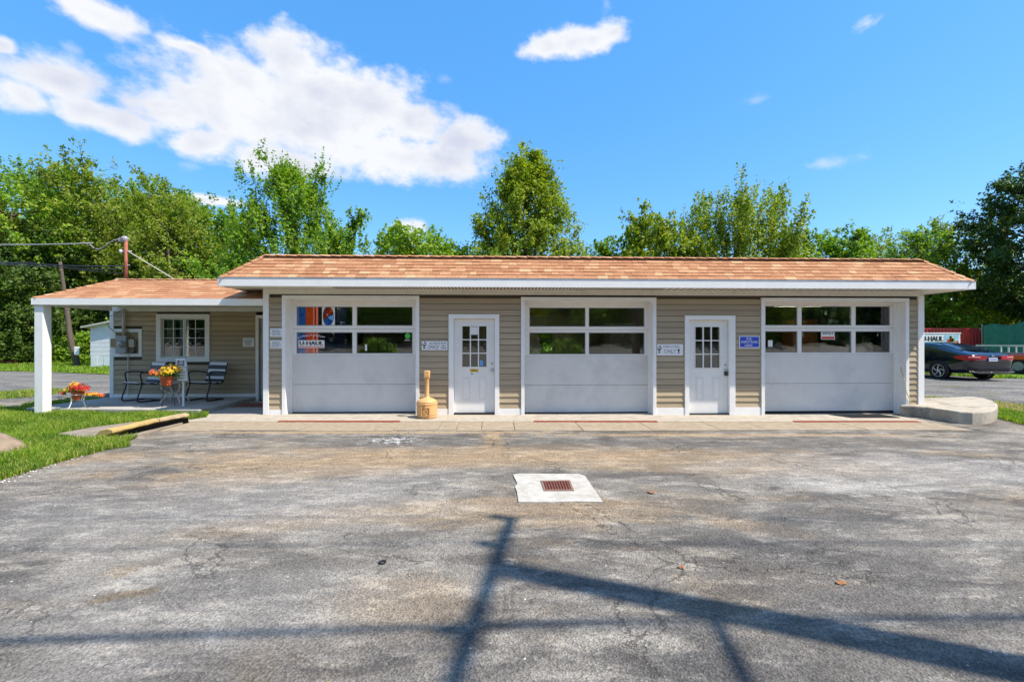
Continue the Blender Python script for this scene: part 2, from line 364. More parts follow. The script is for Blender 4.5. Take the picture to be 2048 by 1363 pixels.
def asphalt(h):
    big = h.noise(0.55, 5, 0.6, stretch=(0.7, 1.5, 1), dist=0.6)
    mid = h.noise(1.6, 7, 0.68, off=(4, 2, 0), stretch=(0.6, 1.3, 1), rot=0.25, dist=0.8)
    fine = h.noise(22, 4, 0.7); vfine = h.noise(85, 3, 0.7)
    warp = h.noise(1.5, 8, 0.72, off=(9, 3, 0), stretch=(.6, 1.3, 1)); warp2 = h.noise(5, 5, 0.7, off=(1, 8, 0))
    grey = h.mix(h.rng(mid, 0.40, 0.60), (0.088, 0.081, 0.074), (0.275, 0.254, 0.222))
    grey = h.mix(h.rng(big, 0.42, 0.66, 0, 0.5), grey, (0.275, 0.257, 0.228))
    # washed-in sand
    sand_n = h.noise(0.9, 8, 0.66, off=(2.5, 7.7, 0), stretch=(0.5, 1.1, 1), rot=-0.2, dist=0.7)
    near = h.noise(0.22, 2, 0.5, off=(0.8, 3.6, 0))
    c = h.mix(h.rng(sand_n, 0.50, 0.68, 0, 0.55), grey, (0.32, 0.235, 0.14))
    def S(px, py, rx, ry, rot, colr, a, wp=warp, soft=0.5):
        nonlocal c
        x, y = G(px, py); c = h.mix(h.m('MULTIPLY', h.ell(x, y, rx, ry, rot, wp, soft), a), c, colr)
    SAND = (0.37, 0.265, 0.155); DARK = (0.07, 0.07, 0.072); PALE = (0.35, 0.34, 0.325)
    S(880, 905, 4.2, 0.62, 0.04, SAND, 0.62); S(640, 930, 1.9, 0.7, 0.35, SAND, 0.6); S(1380, 915, 2.6, 0.6, -0.1, SAND, 0.55)
    S(1060, 1010, 1.7, 0.42, 0, SAND, 0.6); S(1500, 1040, 0.55, 0.18, -0.5, SAND, 0.6); S(820, 1190, 0.5, 0.35, 0, SAND, 0.38); S(560, 1040, 1.1, 0.25, 0.3, SAND, 0.4)
    S(985, 880, 0.16, 0.9, 0, SAND, 0.85, warp2)
    S(800, 880, 1.75, 0.42, 0, DARK, 0.55); S(1450, 878, 4.3, 0.42, 0, DARK, 0.5); S(1800, 1150, 1.5, 1.5, 0.4, DARK, 0.42); S(120, 1010, 1.3, 0.5, 0.2, DARK, 0.5)
    S(1500, 1120, 1.7, 0.22, 0.75, DARK, 0.5); S(1460, 1010, 0.9, 0.2, -0.4, DARK, 0.45); S(230, 1300, 2.0, 0.35, 0, DARK, 0.4); S(1250, 1330, 1.6, 0.3, 0, DARK, 0.3)
    S(1680, 960, 0.75, 0.28, -0.25, (0.38, 0.36, 0.33), 0.75, warp2); S(1850, 930, 2.4, 0.75, 0, PALE, 0.55); S(500, 1000, 2.4, 0.9, 0.3, PALE, 0.42); S(300, 1200, 1.4, 0.5, 0, PALE, 0.3)
    S(250, 1183, 0.17, 0.06, 0.3, (0.17, 0.13, 0.08), 0.75, warp2); S(240, 1135, 0.12, 0.10, 0, (0.22, 0.17, 0.10), 0.6, warp2)
    med = h.noise(4.5, 6, 0.7, off=(8, 5, 0), stretch=(.55, 1.4, 1), rot=.15)
    c = h.mix(h.rng(med, 0.60, 0.46, 0, 0.36), c, (0.070, 0.065, 0.060)); c = h.mix(h.rng(med, 0.54, 0.68, 0, 0.42), c, (0.38, 0.345, 0.295))
    S(700, 862, 3.2, 0.10, 0, SAND, .7, warp2); S(1500, 862, 3.6, 0.10, -.01, SAND, .6, warp2)
    # old white spill in front of the first bay
    x, y = G(785, 877); sp = h.m('MULTIPLY', h.ell(x, y, 0.42, 0.28, 0, warp2, 0.8), h.rng(h.noise(16, 6, 0.75, off=(3, 3, 0)), 0.50, 0.58)); c = h.mix(h.m('MULTIPLY', sp, 0.85), c, (0.66, 0.66, 0.66))
    # exposed aggregate, grit, hairline cracks
    va, vc = h.vor(74); gr = h.rng(va, 0.16, 0.42)
    vb, vcb = h.vor(150)
    cell = h.mix(0.55, vc, vcb)
    c = h.mix(0.5, c, h.mix(h.rng(cell, 0.22, 0.78), (0.12, 0.115, 0.11), (0.88, 0.85, 0.80)), 'OVERLAY')
    c = h.mix(h.rng(vfine, 0.62, 0.70, 0, 0.5), c, (0.52, 0.50, 0.46))
    c = h.mix(h.rng(fine, 0.62, 0.74, 0, 0.45), c, (0.05, 0.05, 0.05))
    dk, _ = h.vor(7, 'F1', (5, 1, 0)); c = h.mix(h.rng(dk, 0.055, 0.03, 0, 0.75), c, (0.04, 0.035, 0.03))
    wk, _ = h.vor(5.2, 'F1', (2, 6, 0)); c = h.mix(h.rng(wk, 0.045, 0.025, 0, 0.8), c, (0.66, 0.64, 0.6))
    ck, _ = h.vor(0.42, 'DISTANCE_TO_EDGE', (1.2, 0.4, 0))
    ckd = h.m('ADD', ck, h.m('MULTIPLY', h.m('SUBTRACT', h.noise(3, 6, 0.7), 0.5), 0.25))
    cr = h.m('MULTIPLY', h.rng(h.m('ABSOLUTE', h.m('SUBTRACT', ckd, 0.03)), 0.005, 0.001), h.rng(h.noise(0.8, 3, 0.5, off=(6, 6, 0)), 0.50, 0.60))
    c = h.mix(h.m('MULTIPLY', cr, 0.45), c, (0.05, 0.045, 0.04))
    ck2, _ = h.vor(2.3, 'DISTANCE_TO_EDGE', (3.2, 1.4, 0)); ck2 = h.m('ADD', ck2, h.m('MULTIPLY', h.m('SUBTRACT', h.noise(6, 6, 0.75), 0.5), 0.16))
    cr2 = h.m('MULTIPLY', h.rng(h.m('ABSOLUTE', h.m('SUBTRACT', ck2, 0.03)), 0.010, 0.002), h.rng(h.noise(1.3, 4, 0.6, off=(1, 9, 0)), 0.50, 0.58))
    c = h.mix(h.m('MULTIPLY', cr2, 0.5), c, (0.05, 0.045, 0.04))
    bm = h.m('ADD', h.m('MULTIPLY', va, 0.6), h.m('ADD', h.m('MULTIPLY', fine, 1.0), h.m('MULTIPLY', h.m('SUBTRACT', 1.0, cr), 0.8)))
    return c, bm, 0.011
ASPH = ground_mat('worn_asphalt', asphalt)
def soil(h):
    c = h.mix(h.rng(h.noise(3, 7, 0.7), 0.35, 0.65), (0.10, 0.08, 0.045), (0.20, 0.15, 0.09))
    return h.mix(h.rng(h.noise(0.7, 5, 0.6, off=(3, 0, 0)), 0.45, 0.6), c, (0.06, 0.12, 0.02)), h.noise(30, 5, 0.7), 0.02
SOIL = ground_mat('bare_soil', soil)
def lawnm(h):
    c = h.mix(h.rng(h.noise(14, 7, 0.75), 0.3, 0.7), (0.06, 0.14, 0.008), (0.22, 0.34, 0.02))
    c = h.mix(h.rng(h.noise(1.1, 5, 0.6, off=(3, 0, 0)), 0.55, 0.75, 0, 0.5), c, (0.20, 0.22, 0.05))
    return c, h.noise(40, 5, 0.8), 0.05
LAWN = ground_mat('lawn_turf', lawnm)
def gravel(h):
    va, vc = h.vor(26); c = h.mix(h.rng(h.noise(1.1, 6, 0.65, stretch=(0.5, 1.4, 1)), 0.35, 0.65), (0.11, 0.108, 0.108), (0.215, 0.205, 0.19))
    c = h.mix(0.35, c, h.mix(h.rng(vc, 0.25, 0.75), (0.15, 0.15, 0.15), (0.85, 0.84, 0.8)), 'OVERLAY')
    c = h.mix(h.rng(h.noise(0.8, 6, 0.65, off=(7, 1, 0), stretch=(0.5, 1.5, 1)), 0.56, 0.70, 0, 0.6), c, (0.12, 0.13, 0.04))
    return c, va, 0.02
GRAVEL = ground_mat('gravelly_yard', gravel)
def verge(h):
    c = h.mix(h.rng(h.noise(5, 7, 0.7), 0.35, 0.65), (0.30, 0.20, 0.10), (0.12, 0.13, 0.03))
    return c, h.noise(40, 5, 0.8), 0.03
VERGE = ground_mat('dry_verge', verge)

# ------------------------------------------------------------------ ground sheets
def sheet(name, poly, off, m, step=0.75, kind='structure', zf=gz):
    bm = bmesh.new(); vs = [bm.verts.new((x, y, 0)) for x, y in poly]; bm.faces.new(vs)
    xs = [p[0] for p in poly]; ys = [p[1] for p in poly]
    def cuts(a, b):
        c = []; v = a
        while v < b:
            s = step if -16 < v < 19 else 6
            if abs(v) > 60: s = 60
            v += s; c.append(v)
        return c
    for x in cuts(min(xs), max(xs)): bmesh.ops.bisect_plane(bm, geom=bm.verts[:]+bm.edges[:]+bm.faces[:], plane_co=(x, 0, 0), plane_no=(1, 0, 0))
    for y in cuts(min(ys), max(ys)): bmesh.ops.bisect_plane(bm, geom=bm.verts[:]+bm.edges[:]+bm.faces[:], plane_co=(0, y, 0), plane_no=(0, 1, 0))
    for v in bm.verts: v.co.z = zf(v.co.x, v.co.y)+off
    bmesh.ops.recalc_face_normals(bm, faces=bm.faces[:])
    me = bpy.data.meshes.new(name); bm.to_mesh(me); bm.free()
    if me.polygons[0].normal.z < 0: me.flip_normals()
    o = obj(name, me, m); o['kind'] = kind; return o
sheet('ground', [(-700, -500), (700, -500), (700, 900), (-700, 900)], -0.03, SOIL, 1.5)
sheet('parking_lot', [(-60, -46), (60, -46), (60, 13), (10.6, 13), (10.6, 2), (9.2, 0.2), (-5.0, 0.2), (-6.3, 2.6), (-60, 2.6)], 0.0, ASPH, 0.75)
fl = [G(-700, 741), G(0, 742), G(100, 744), G(217, 749), G(330, 754)]
sheet('side_road', [(-60, 2.6), (-6.3, 2.6), (-6.3, 16)]+[p for p in reversed(fl)], 0.004, GRAVEL, 1.5)
sheet('back_lawn', fl+[(30, 13.5), (30, 90), (-140, 90)], 0.03, LAWN, 3)
sheet('gravel_yard', [(9.9, 0.6), (60, 0.6), (60, 14), (9.9, 14)], 0.008, GRAVEL, 0.75)
rl = [G(1985, 757, .07), G(2048, 757, .07), G(2300, 757, .07)]
sheet('side_lawn', [rl[0], rl[1], rl[2], (60, 40), (16, 40)], 0.03, LAWN, 3)
rv = [G(1850, 806, -0.04), G(1930, 809, -0.04), G(2000, 822, -0.06), G(2048, 832, -.06), G(2200, 860, -.07), G(2200, 800, 0), G(2048, 803, 0), G(1950, 797, 0), G(1850, 792, 0)]
sheet('dry_verge', rv, 0.014, VERGE, 0.75)

# near lawn
lawn_poly = [G(-300, 817), G(75, 817), G(110, 819), G(250, 819), G(418, 827), G(414, 835), G(366, 842), G(300, 862), G(250, 886), G(212, 884),
             G(130, 908), G(60, 935), G(0, 951), G(-120, 985), G(-400, 1080)]
sheet('front_lawn', lawn_poly, 0.022, LAWN, 0.5)
patch = [G(113, 868, .03), G(180, 856, .03), G(262, 845, .03), G(345, 843, .03), G(366, 846, .03), G(300, 864, .03), G(232, 880, .03), G(165, 879, .03)]
m_ = MB(); m_.prism(patch, -0.02, 0.045); props(obj('sunken_concrete_slab', m_, mat('old_slab_concrete', (0.24, 0.20, 0.155), 0.92, var=0.22, vscale=5, bump=0.6, bscale=60, dirt=((0.12, 0.09, 0.06), 3, 0.6)), bevel=0.008), kind='structure')

def poly_sample(poly, n, rng, excl=None):
    xs = np.array([p[0] for p in poly]); ys = np.array([p[1] for p in poly]); out = []
    def inside(px, py, poly):
        c = np.zeros(len(px), bool); j = len(poly)-1
        for i in range(len(poly)):
            xi, yi = poly[i]; xj, yj = poly[j]
            c ^= ((yi > py) != (yj > py)) & (px < (xj-xi)*(py-yi)/(yj-yi+1e-12)+xi); j = i
        return c
    tot = 0
    while tot < n:
        x = rng.uniform(xs.min(), xs.max(), n*2); y = rng.uniform(ys.min(), ys.max(), n*2)
        k = inside(x, y, poly)
        if excl is not None: k &= ~inside(x, y, excl)
        out.append(np.stack([x[k], y[k]], 1)); tot += k.sum()
    return np.concatenate(out)[:n]
def fast_mesh(name, verts, nper, faces_local, tint, smooth=False):
    """verts (n, nper, 3); faces_local: list of equal-length tuples"""
    n = verts.shape[0]; me = bpy.data.meshes.new(name); me.vertices.add(n*nper); me.vertices.foreach_set('co', verts.astype(np.float32).ravel())
    fl_ = np.array(faces_local); k = fl_.shape[1]; nf = fl_.shape[0]
    idx = (np.arange(n)[:, None, None]*nper+fl_[None]).reshape(-1)
    me.loops.add(len(idx)); me.loops.foreach_set('vertex_index', idx.astype(np.int32))
    me.polygons.add(n*nf); me.polygons.foreach_set('loop_start', np.arange(0, len(idx), k, dtype=np.int32))
    a = me.attributes.new('tint', 'FLOAT', 'FACE'); a.data.foreach_set('value', np.repeat(tint, nf).astype(np.float32))
    me.update(calc_edges=True); return me
def blades(name, label, poly, n, h, wd, seed, excl=None, z0=0.02, hvar=0.5, straw=0.06, mt=None):
    rng = np.random.default_rng(seed); p = poly_sample(poly, n, rng, excl)
    p = p[np.argsort(rng.random(len(p)))]
    clump = np.sin(p[:, 0]*3.1+np.cos(p[:, 1]*2.3)*2)*np.sin(p[:, 1]*4.1+p[:, 0])
    z = np.array([gz(a, b) for a, b in p])+z0
    hh = h*(1+hvar*(rng.random(n)-0.5)*2)*(1+0.25*clump); az = rng.uniform(0, 2*np.pi, n); ln = rng.normal(0, 0.55, n)*hh; la = rng.uniform(0, 2*np.pi, n)
    wv = np.stack([np.cos(az), np.sin(az), np.zeros(n)], 1)*wd/2
    base = np.stack([p[:, 0], p[:, 1], z], 1); lean = np.stack([np.cos(la)*ln, np.sin(la)*ln, np.zeros(n)], 1)
    up = np.array([0, 0, 1.0])
    mid = base+lean*0.35+up*(hh*0.6)[:, None]; tip = base+lean+up*(hh*(1-0.25*np.abs(ln)/h*0.6))[:, None]
    v = np.stack([base-wv, base+wv, mid+wv*0.8, tip, mid-wv*0.8], 1)
    t = np.clip(0.36+0.18*rng.normal(size=n)+0.20*clump, 0, 0.85); t[rng.random(n) < straw] = 1.0
    me = fast_mesh(name, v, 5, [(0, 1, 2), (0, 2, 4), (4, 2, 3)], t)
    return props(obj(name, me, mt or GRASSM), label, 'grass', kind='stuff')
blades('grass', 'short bright green grass of the front lawn beside the asphalt', lawn_poly, 95000, 0.075, 0.009, 3, patch, straw=.11)
edge = [G(60, 930), G(212, 880), G(250, 884), G(262, 893), G(215, 900), G(130, 922), G(30, 953), G(-60, 980), G(-90, 962)]
blades('grass', 'ragged weedy grass spilling over the asphalt edge at left', edge, 7000, 0.06, 0.011, 4, None, 0.01, 0.9, 0.2)
blades('grass', 'mown back lawn between the side road and the woods', [G(-250, 741), G(0, 742), G(100, 744), G(217, 749), G(235, 712), G(-250, 712)], 42000, 0.11, 0.035, 5, None, 0.03)
blades('grass', 'bright grass behind the black sedan', [rl[0], rl[1], (22, 13), (26, 22), (16, 22)], 14000, 0.11, 0.03, 6, None, 0.03)
blades('grass', 'sparse dry grass verge beside the gravel yard', rv, 3500, 0.05, 0.014, 7, None, 0.012, 0.9, 0.45)
rg = [G(1996, 818, -.05), G(2048, 824, -.05), G(2130, 840, -.05), G(2130, 872, -.1), G(2048, 850, -.1), G(1997, 838, -.1)]
blades('grass', 'tuft of green grass beside the rounded concrete island', rg, 7000, 0.08, 0.011, 8, None, 0.01)
blades('grass', 'thin grass strip beside the side road left of the porch', [G(-60, 790), G(100, 778), G(150, 783), G(60, 795), G(-60, 802)], 3500, 0.06, 0.018, 9, None, 0.005, 0.8, 0.3)
blades('grass', 'thin grass line behind the porch slab edge', [G(60, 818), G(150, 806), G(215, 802), G(215, 798), G(140, 802), G(40, 812)], 3500, 0.07, 0.012, 10, None, 0.005, 0.8, 0.15)

# loose stones
def stones(name, label, pts, smin, smax, seed, mt):
    rng = np.random.default_rng(seed); n = len(pts)
    phi = np.array([(1,0,0),(-1,0,0),(0,1,0),(0,-1,0),(0,0,1),(0,0,-1)], float)
    s = rng.uniform(smin, smax, n)**1.0; v = phi[None]*s[:, None, None]*rng.uniform(0.6, 1.3, (n, 6, 3))*np.array([1, 1, 0.55])
    a = rng.uniform(0, 6.28, n); c, si = np.cos(a), np.sin(a); x = v[:, :, 0]*c[:, None]-v[:, :, 1]*si[:, None]; y = v[:, :, 0]*si[:, None]+v[:, :, 1]*c[:, None]
    v[:, :, 0] = x+np.array([p[0] for p in pts])[:, None]; v[:, :, 1] = y+np.array([p[1] for p in pts])[:, None]
    v[:, :, 2] += np.array([gz(*p) for p in pts])[:, None]+s[:, None]*0.25
    me = fast_mesh(name, v, 6, [(0,2,4),(2,1,4),(1,3,4),(3,0,4),(2,0,5),(1,2,5),(3,1,5),(0,3,5)], rng.random(n))
    return props(obj(name, me, mt), label, 'stones', kind='stuff')
STONE = mat('stone_chips', (1, 1, 1), 0.9, var=0.1, tint=[(0, (0.13, 0.11, 0.10)), (0.6, (0.34, 0.31, 0.27)), (1, (0.62, 0.60, 0.57))])
rng0 = np.random.default_rng(11)
ln = [G(-60, 980), G(30, 948), G(110, 922), G(180, 900), G(240, 890)]
pts = []
for _ in range(650):
    i = rng0.integers(0, 4); t = rng0.random(); a, b = ln[i], ln[i+1]; o = rng0.normal(0, 0.07)
    pts.append((a[0]+(b[0]-a[0])*t+o+0.05, a[1]+(b[1]-a[1])*t+rng0.normal(0, 0.05)))
stones('gravel', 'pale stone chips along the lawn edge', pts, 0.006, 0.02, 12, STONE)
pts = [(x, y) for x, y in zip(rng0.uniform(-7.5, 9.5, 900), rng0.uniform(-8.6, -1.9, 900)) if not (-7.5 < x < -4.5 and y > -4)]
pts += [(G(100, 985)[0]+rng0.normal(0, 0.45), G(100, 985)[1]+rng0.normal(0, 0.25)) for _ in range(160)]
stones('grit', 'loose grit scattered over the asphalt lot', pts, 0.0025, 0.009, 13, STONE)

# ------------------------------------------------------------------ the apron, drain, channels
apron = MB()
def strip(mb, x0, x1, y0, y1, ztop, th=0.05, tint=None, n=1):
    for i in range(n):
        a = x0+(x1-x0)*i/n; b = x0+(x1-x0)*(i+1)/n
        v = [(a, y0), (b, y0), (b, y1), (a, y1)]
        mb.add([(x, y, gz(x, y)+ztop-th) for x, y in v]+[(x, y, gz(x, y)+ztop) for x, y in v],
               [(0,3,2,1),(4,5,6,7),(0,1,5,4),(1,2,6,5),(2,3,7,6),(3,0,4,7)], tint)
strip(apron, -7.1, 9.05, -0.86, 0.05, 0.014, n=20)
AP = props(obj('apron', apron, CONCL), kind='structure')
x = -7.6; k = 0
while x < 8.9:
    wd = random.choice([0.34, 0.46, 0.62, 0.95, 1.25]) if -3.4 < x < 0.6 else random.choice([0.9, 1.3, 1.6, 1.9])
    x1 = min(x+wd, 9.05); m_ = MB(); y0 = -1.72+random.uniform(-0.07, 0.05)
    if x < -6.6: y0 = -1.5
    strip(m_, x+0.006, x1-0.006, y0, -0.87, 0.010+random.uniform(-0.002, 0.003))
    obj('paver', m_, CONCB, AP, bevel=0.004); x = x1
m_ = MB(); strip(m_, -8.0, -7.15, -1.3, -0.25, 0.008); obj('paver', m_, CONCL, AP)

def channel(px0, px1, py, label):
    x0, y = G(px0, py, -0.03); x1, y1 = G(px1, py, -0.06); y = -0.885
    t = thing('trench_drain', label, 'drain', (x0, y, gz(x0, y)), 'rusty trench drains before the bay doors')
    m_ = MB(); strip(m_, x0, x1, y-0.05, y-0.022, 0.026, 0.04, n=3); strip(m_, x0, x1, y+0.022, y+0.034, 0.03, 0.04, n=3); obj('angle_rail', m_, RUST, t)
    m_ = MB(); strip(m_, x0, x1, y-0.022, y+0.022, 0.013, 0.02, n=3); obj('channel_bed', m_, mat('rust_dark', (0.10, 0.03, 0.02), 0.9, var=0.4, vscale=20), t)
    n = int((x1-x0)/0.08); m_ = MB()
    for i in range(n): xx = x0+(i+0.5)*(x1-x0)/n; z = gz(xx, y)+0.013; m_.box(xx-0.012, xx+0.012, y-0.0215, y+0.0215, z+0.001, z+0.009)
    obj('grate_bars', m_, RUST, t, kind='stuff')
channel(570, 808, 841, 'rusty red trench drain strip before the left bay door')
channel(1065, 1302, 838, 'rusty trench drain strip before the middle bay door')
channel(1574, 1812, 836, 'rusty trench drain strip before the right bay door')

# storm drain pad
pad = [G(1026, 944), G(1040, 942), G(1158, 942), G(1170, 946), G(1206, 997), G(1150, 996), G(1100, 998), G(1037, 998), G(1034, 978), G(1030, 968), G(1035, 962)]
drain = thing('storm_drain', 'white concrete drain pad with a small rusty grate in the asphalt', 'drain', (*G(1113, 970), 0))
m_ = MB(); n = len(pad); zt = lambda p: gz(*p)+0.014
m_.add([(p[0], p[1], zt(p)-0.05) for p in pad]+[(p[0], p[1], zt(p)) for p in pad], [tuple(range(n, 2*n))]+[(i, i+n, (i+1) % n+n, (i+1) % n) for i in range(n)])
obj('concrete_pad', m_, PADM, drain)
gq = [G(1081, 957), G(1140, 956), G(1148, 976), G(1088, 977)]
zc = gz(*gq[0])+0.016
def lerp2(a, b, t): return (a[0]+(b[0]-a[0])*t, a[1]+(b[1]-a[1])*t)
def bil(u, v): return lerp2(lerp2(gq[3], gq[2], u), lerp2(gq[0], gq[1], u), v)
m_ = MB()
for (u0, u1, v0, v1) in [(0, 1, 0, .09), (0, 1, .91, 1), (0, .07, .09, .91), (.93, 1, .09, .91)]:
    m_.prism([bil(u0, v0), bil(u1, v0), bil(u1, v1), bil(u0, v1)], zc-0.01, zc+0.006)
obj('grate_frame', m_, mat('rust_grey', (0.20, 0.12, 0.09), 0.8, var=0.3, vscale=20), drain)
m_ = MB(); m_.prism([bil(.07, .09), bil(.93, .09), bil(.93, .91), bil(.07, .91)], zc-0.009, zc-0.0015); obj('drain_pit', m_, mat('pit_dark', (0.02, 0.005, 0.004), 0.9), drain)
for i in range(9):
    u = .09+.84*(i+.2)/9; m_ = MB(); m_.prism([bil(u, .09), bil(u+.05, .09), bil(u+.05, .91), bil(u, .91)], zc-0.0012, zc+0.005); obj('grate_bar', m_, mat('dark_rust_bar', (.17, .045, .028), .85, var=.4, vscale=30), drain)

# concrete island at right
isl = [G(1815, 829, -0.1), G(1850, 836, -.1), G(1917, 847, -0.1), G(1945, 848.6, -0.1), G(1965, 848, -0.1), G(1980, 846, -0.1), G(1989, 842.5, -0.1), G(1994, 838, -0.1), G(1996, 832, -0.1), G(1994, 827, -0.1), G(1985, 821, -0.1), G(1970, 816, -0.1), G(1945, 812, -.1), G(1850, 812, -.1), G(1846, 822, -.1)]
isl[0] = (9.1, -0.12); isl[-1] = (9.42, 0.06); isl[-2] = (9.5, 0.9)
m_ = MB(); m_.prism(isl, -0.16, 0.155); props(obj('concrete_island', m_, ISLM, bevel=0.03), 'low rounded concrete island at the right corner of the garage', 'curb')

# parking block, half yellow, tipped over a gap
A = Vector((*G(208, 882), 0)); B = Vector((*G(366, 845), 0))
ax = (B-A); Lb = ax.length; ax.normalize(); sd = Vector((ax.y, -ax.x, 0))     # towards the lot
def wblock(mb, t0, t1, n=8):
    prof = [(-0.15, 0.0), (-0.14, 0.08), (-0.06, 0.15), (0.05, 0.175), (0.13, 0.155), (0.14, 0.115), (0.05, 0.075), (-0.06, 0.02)]
    rings = []
    for i in range(n+1):
        t = t0+(t1-t0)*i/n; r = random.Random(int(t*1000)); cs = 0.93+0.1*r.random()
        c = A+ax*(t*Lb); lift = 0.02+0.015*math.sin(t*3)
        rings.append([c+sd*(s*cs+r.uniform(-.006, .006))+Vector((0, 0, z*cs+lift+r.uniform(-.005, .005))) for s, z in prof])
    k = len(prof); vs = [v for g_ in rings for v in g_]; fs = []
    for i in range(n):
        for j in range(k): fs.append((i*k+j, (i+1)*k+j, (i+1)*k+(j+1) % k, i*k+(j+1) % k))
    fs.append(tuple(range(k))); fs.append(tuple(range(n*k, n*k+k))[::-1]); mb.add(vs, fs)
pb = thing('parking_block', 'worn yellow painted concrete parking block on the lawn edge', 'parking block', A)
YPAINT = mat('worn_yellow_paint', (0.40, 0.285, 0.10), 0.85, var=0.2, vscale=12, bump=0.8, bscale=60, dirt=((0.33, 0.25, 0.15), 7, 1.0))
BLOCKC = mat('tan_block_concrete', (0.36, 0.28, 0.16), 0.9, var=0.2, vscale=9, bump=0.8, bscale=60, dirt=((0.2, 0.16, 0.1), 6, 0.4))
m_ = MB(); wblock(m_, 0, 0.56); obj('yellow_half', m_, YPAINT, pb, bevel=0.008)
m_ = MB(); wblock(m_, 0.565, 1.0); obj('bare_half', m_, BLOCKC, pb, bevel=0.008)
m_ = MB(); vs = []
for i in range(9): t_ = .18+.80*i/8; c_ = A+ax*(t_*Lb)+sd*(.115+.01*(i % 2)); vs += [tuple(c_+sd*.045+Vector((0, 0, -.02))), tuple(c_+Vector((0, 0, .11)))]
m_.add(vs, [(2*i, 2*i+2, 2*i+3, 2*i+1) for i in range(8)]); obj('gap_shade_strip', m_, mat('painted_gap_shade', (.004, .004, .004), 1.0, spec=0), pb)  # near-black strip, its colour stands in for shade under the block's lip

# boulder
def rock(name, label, c, rx, ry, rz, mt, seed):
    bm = bmesh.new(); bmesh.ops.create_icosphere(bm, subdivisions=3, radius=1); r = random.Random(seed); ph = [r.uniform(0, 6) for _ in range(6)]
    for v in bm.verts:
        p = v.co; f = 1+0.10*math.sin(2.3*p.x+ph[0])*math.cos(2.1*p.y+ph[1])+0.06*math.sin(5*p.z+3*p.x+ph[2])+0.03*math.sin(9*p.x+ph[3])*math.sin(8*p.y+ph[4])
        v.co = Vector((p.x*rx*f, p.y*ry*f, max(p.z, -0.3)*rz*f))
    me = bpy.data.meshes.new(name); bm.to_mesh(me); bm.free(); me.polygons.foreach_set('use_smooth', [True]*len(me.polygons))
    o = obj(name, me, mt); o.location = c; return props(o, label, 'rock')
gx, gy = G(-22, 908)
rock('boulder', 'big smooth tan boulder at the left edge of the lawn', (gx, gy, 0.0), 0.43, 0.32, 0.32, mat('tan_rock', (0.25, 0.185, 0.13), 0.85, var=0.35, vscale=5, bump=1.0, bscale=12, dirt=((.12, .09, .06), 3, .6)), 5)

# ------------------------------------------------------------------ THE GARAGE BUILDING
XL = X_at(527.5, 0); XR = X_at(1844, 0)
BT = 2.70; BACK = 7.0
bld = thing('service_garage', 'low tan clapboard service garage with three white bay doors and orange shingled roof', 'building', (2, 0, 0))
class Hole: pass
def hole(px0, px1, pyt): return (X_at(px0, 0), X_at(px1, 0), P((px0+px1)/2, pyt, 0)[1])
# casing outer extents
HG = [hole(565.5, 839, 591), hole(1042, 1311.5, 594.5), hole(1521, 1815, 596)]
HD = [hole(897.5, 998.5, 628.5), hole(1368.5, 1469, 631)]
holes = sorted(HG+HD)
CT = 0.075                                                    # garage casing width
def strips_wall(mb, y0, y1, zb, zt):
    xs = [XL+0.02]
    for h in holes: xs += [h[0]+0.03, h[1]-0.03]
    xs += [XR-0.02]
    for i in range(0, len(xs), 2): mb.box(xs[i], xs[i+1], y0, y1, zb, zt)
    for h in holes: mb.box(h[0]+0.03, h[1]-0.03, y0, y1, h[2]-0.03, zt)
m_ = MB(); strips_wall(m_, 0.012, 0.14, -0.15, BT); obj('front_wall', m_, mat('shadow_dark_sheathing', (0.07, 0.058, 0.04), 0.9), bld)  # wall backing coloured dark to stand in for shadow lines between clapboards
m_ = MB(); m_.box(XR-0.14, XR-0.02, 0.141, BACK, -0.15, BT); obj('right_wall', m_, MATS['shadow_dark_sheathing'], bld)
m_ = MB(); m_.box(XL+0.02, XL+0.14, 0.141, BACK, -0.15, BT); obj('left_wall', m_, MATS['shadow_dark_sheathing'], bld)
# back wall with two openings that let the green behind show
m_ = MB(); ops = [(X_at(975, BACK)-0.1, X_at(975, BACK)+0.9), (X_at(1060, BACK)+0.35, X_at(1060, BACK)+0.85), (4.6, 5.5)]
xs = [XL+0.02]+[v for o_ in ops for v in o_]+[XR-0.02]
for i in range(0, len(xs), 2): m_.box(xs[i], xs[i+1], BACK, BACK+0.12, -0.15, BT)
for o_ in ops: m_.box(o_[0], o_[1], BACK, BACK+0.12, -0.15, 1.2); m_.box(o_[0], o_[1], BACK, BACK+0.12, 2.05, BT)
obj('back_wall', m_, WALLIN, bld)
m_ = MB(); m_.box(XL+0.1, XR-0.1, 0.14, BACK, -0.14, -0.11); obj('floor', m_, FLOORIN, bld)
m_ = MB(); m_.box(XL+0.14, XR-0.14, 0.14, BACK, BT-0.12, BT-0.08); obj('ceiling', m_, WALLIN, bld)
for xx in (X_at(868, 0.3), X_at(1340, 0.3)):
    m_ = MB(); m_.box(xx-0.05, xx+0.05, 0.5, BACK-0.01, -0.11, BT-0.12); obj('partition', m_, WALLIN, bld)
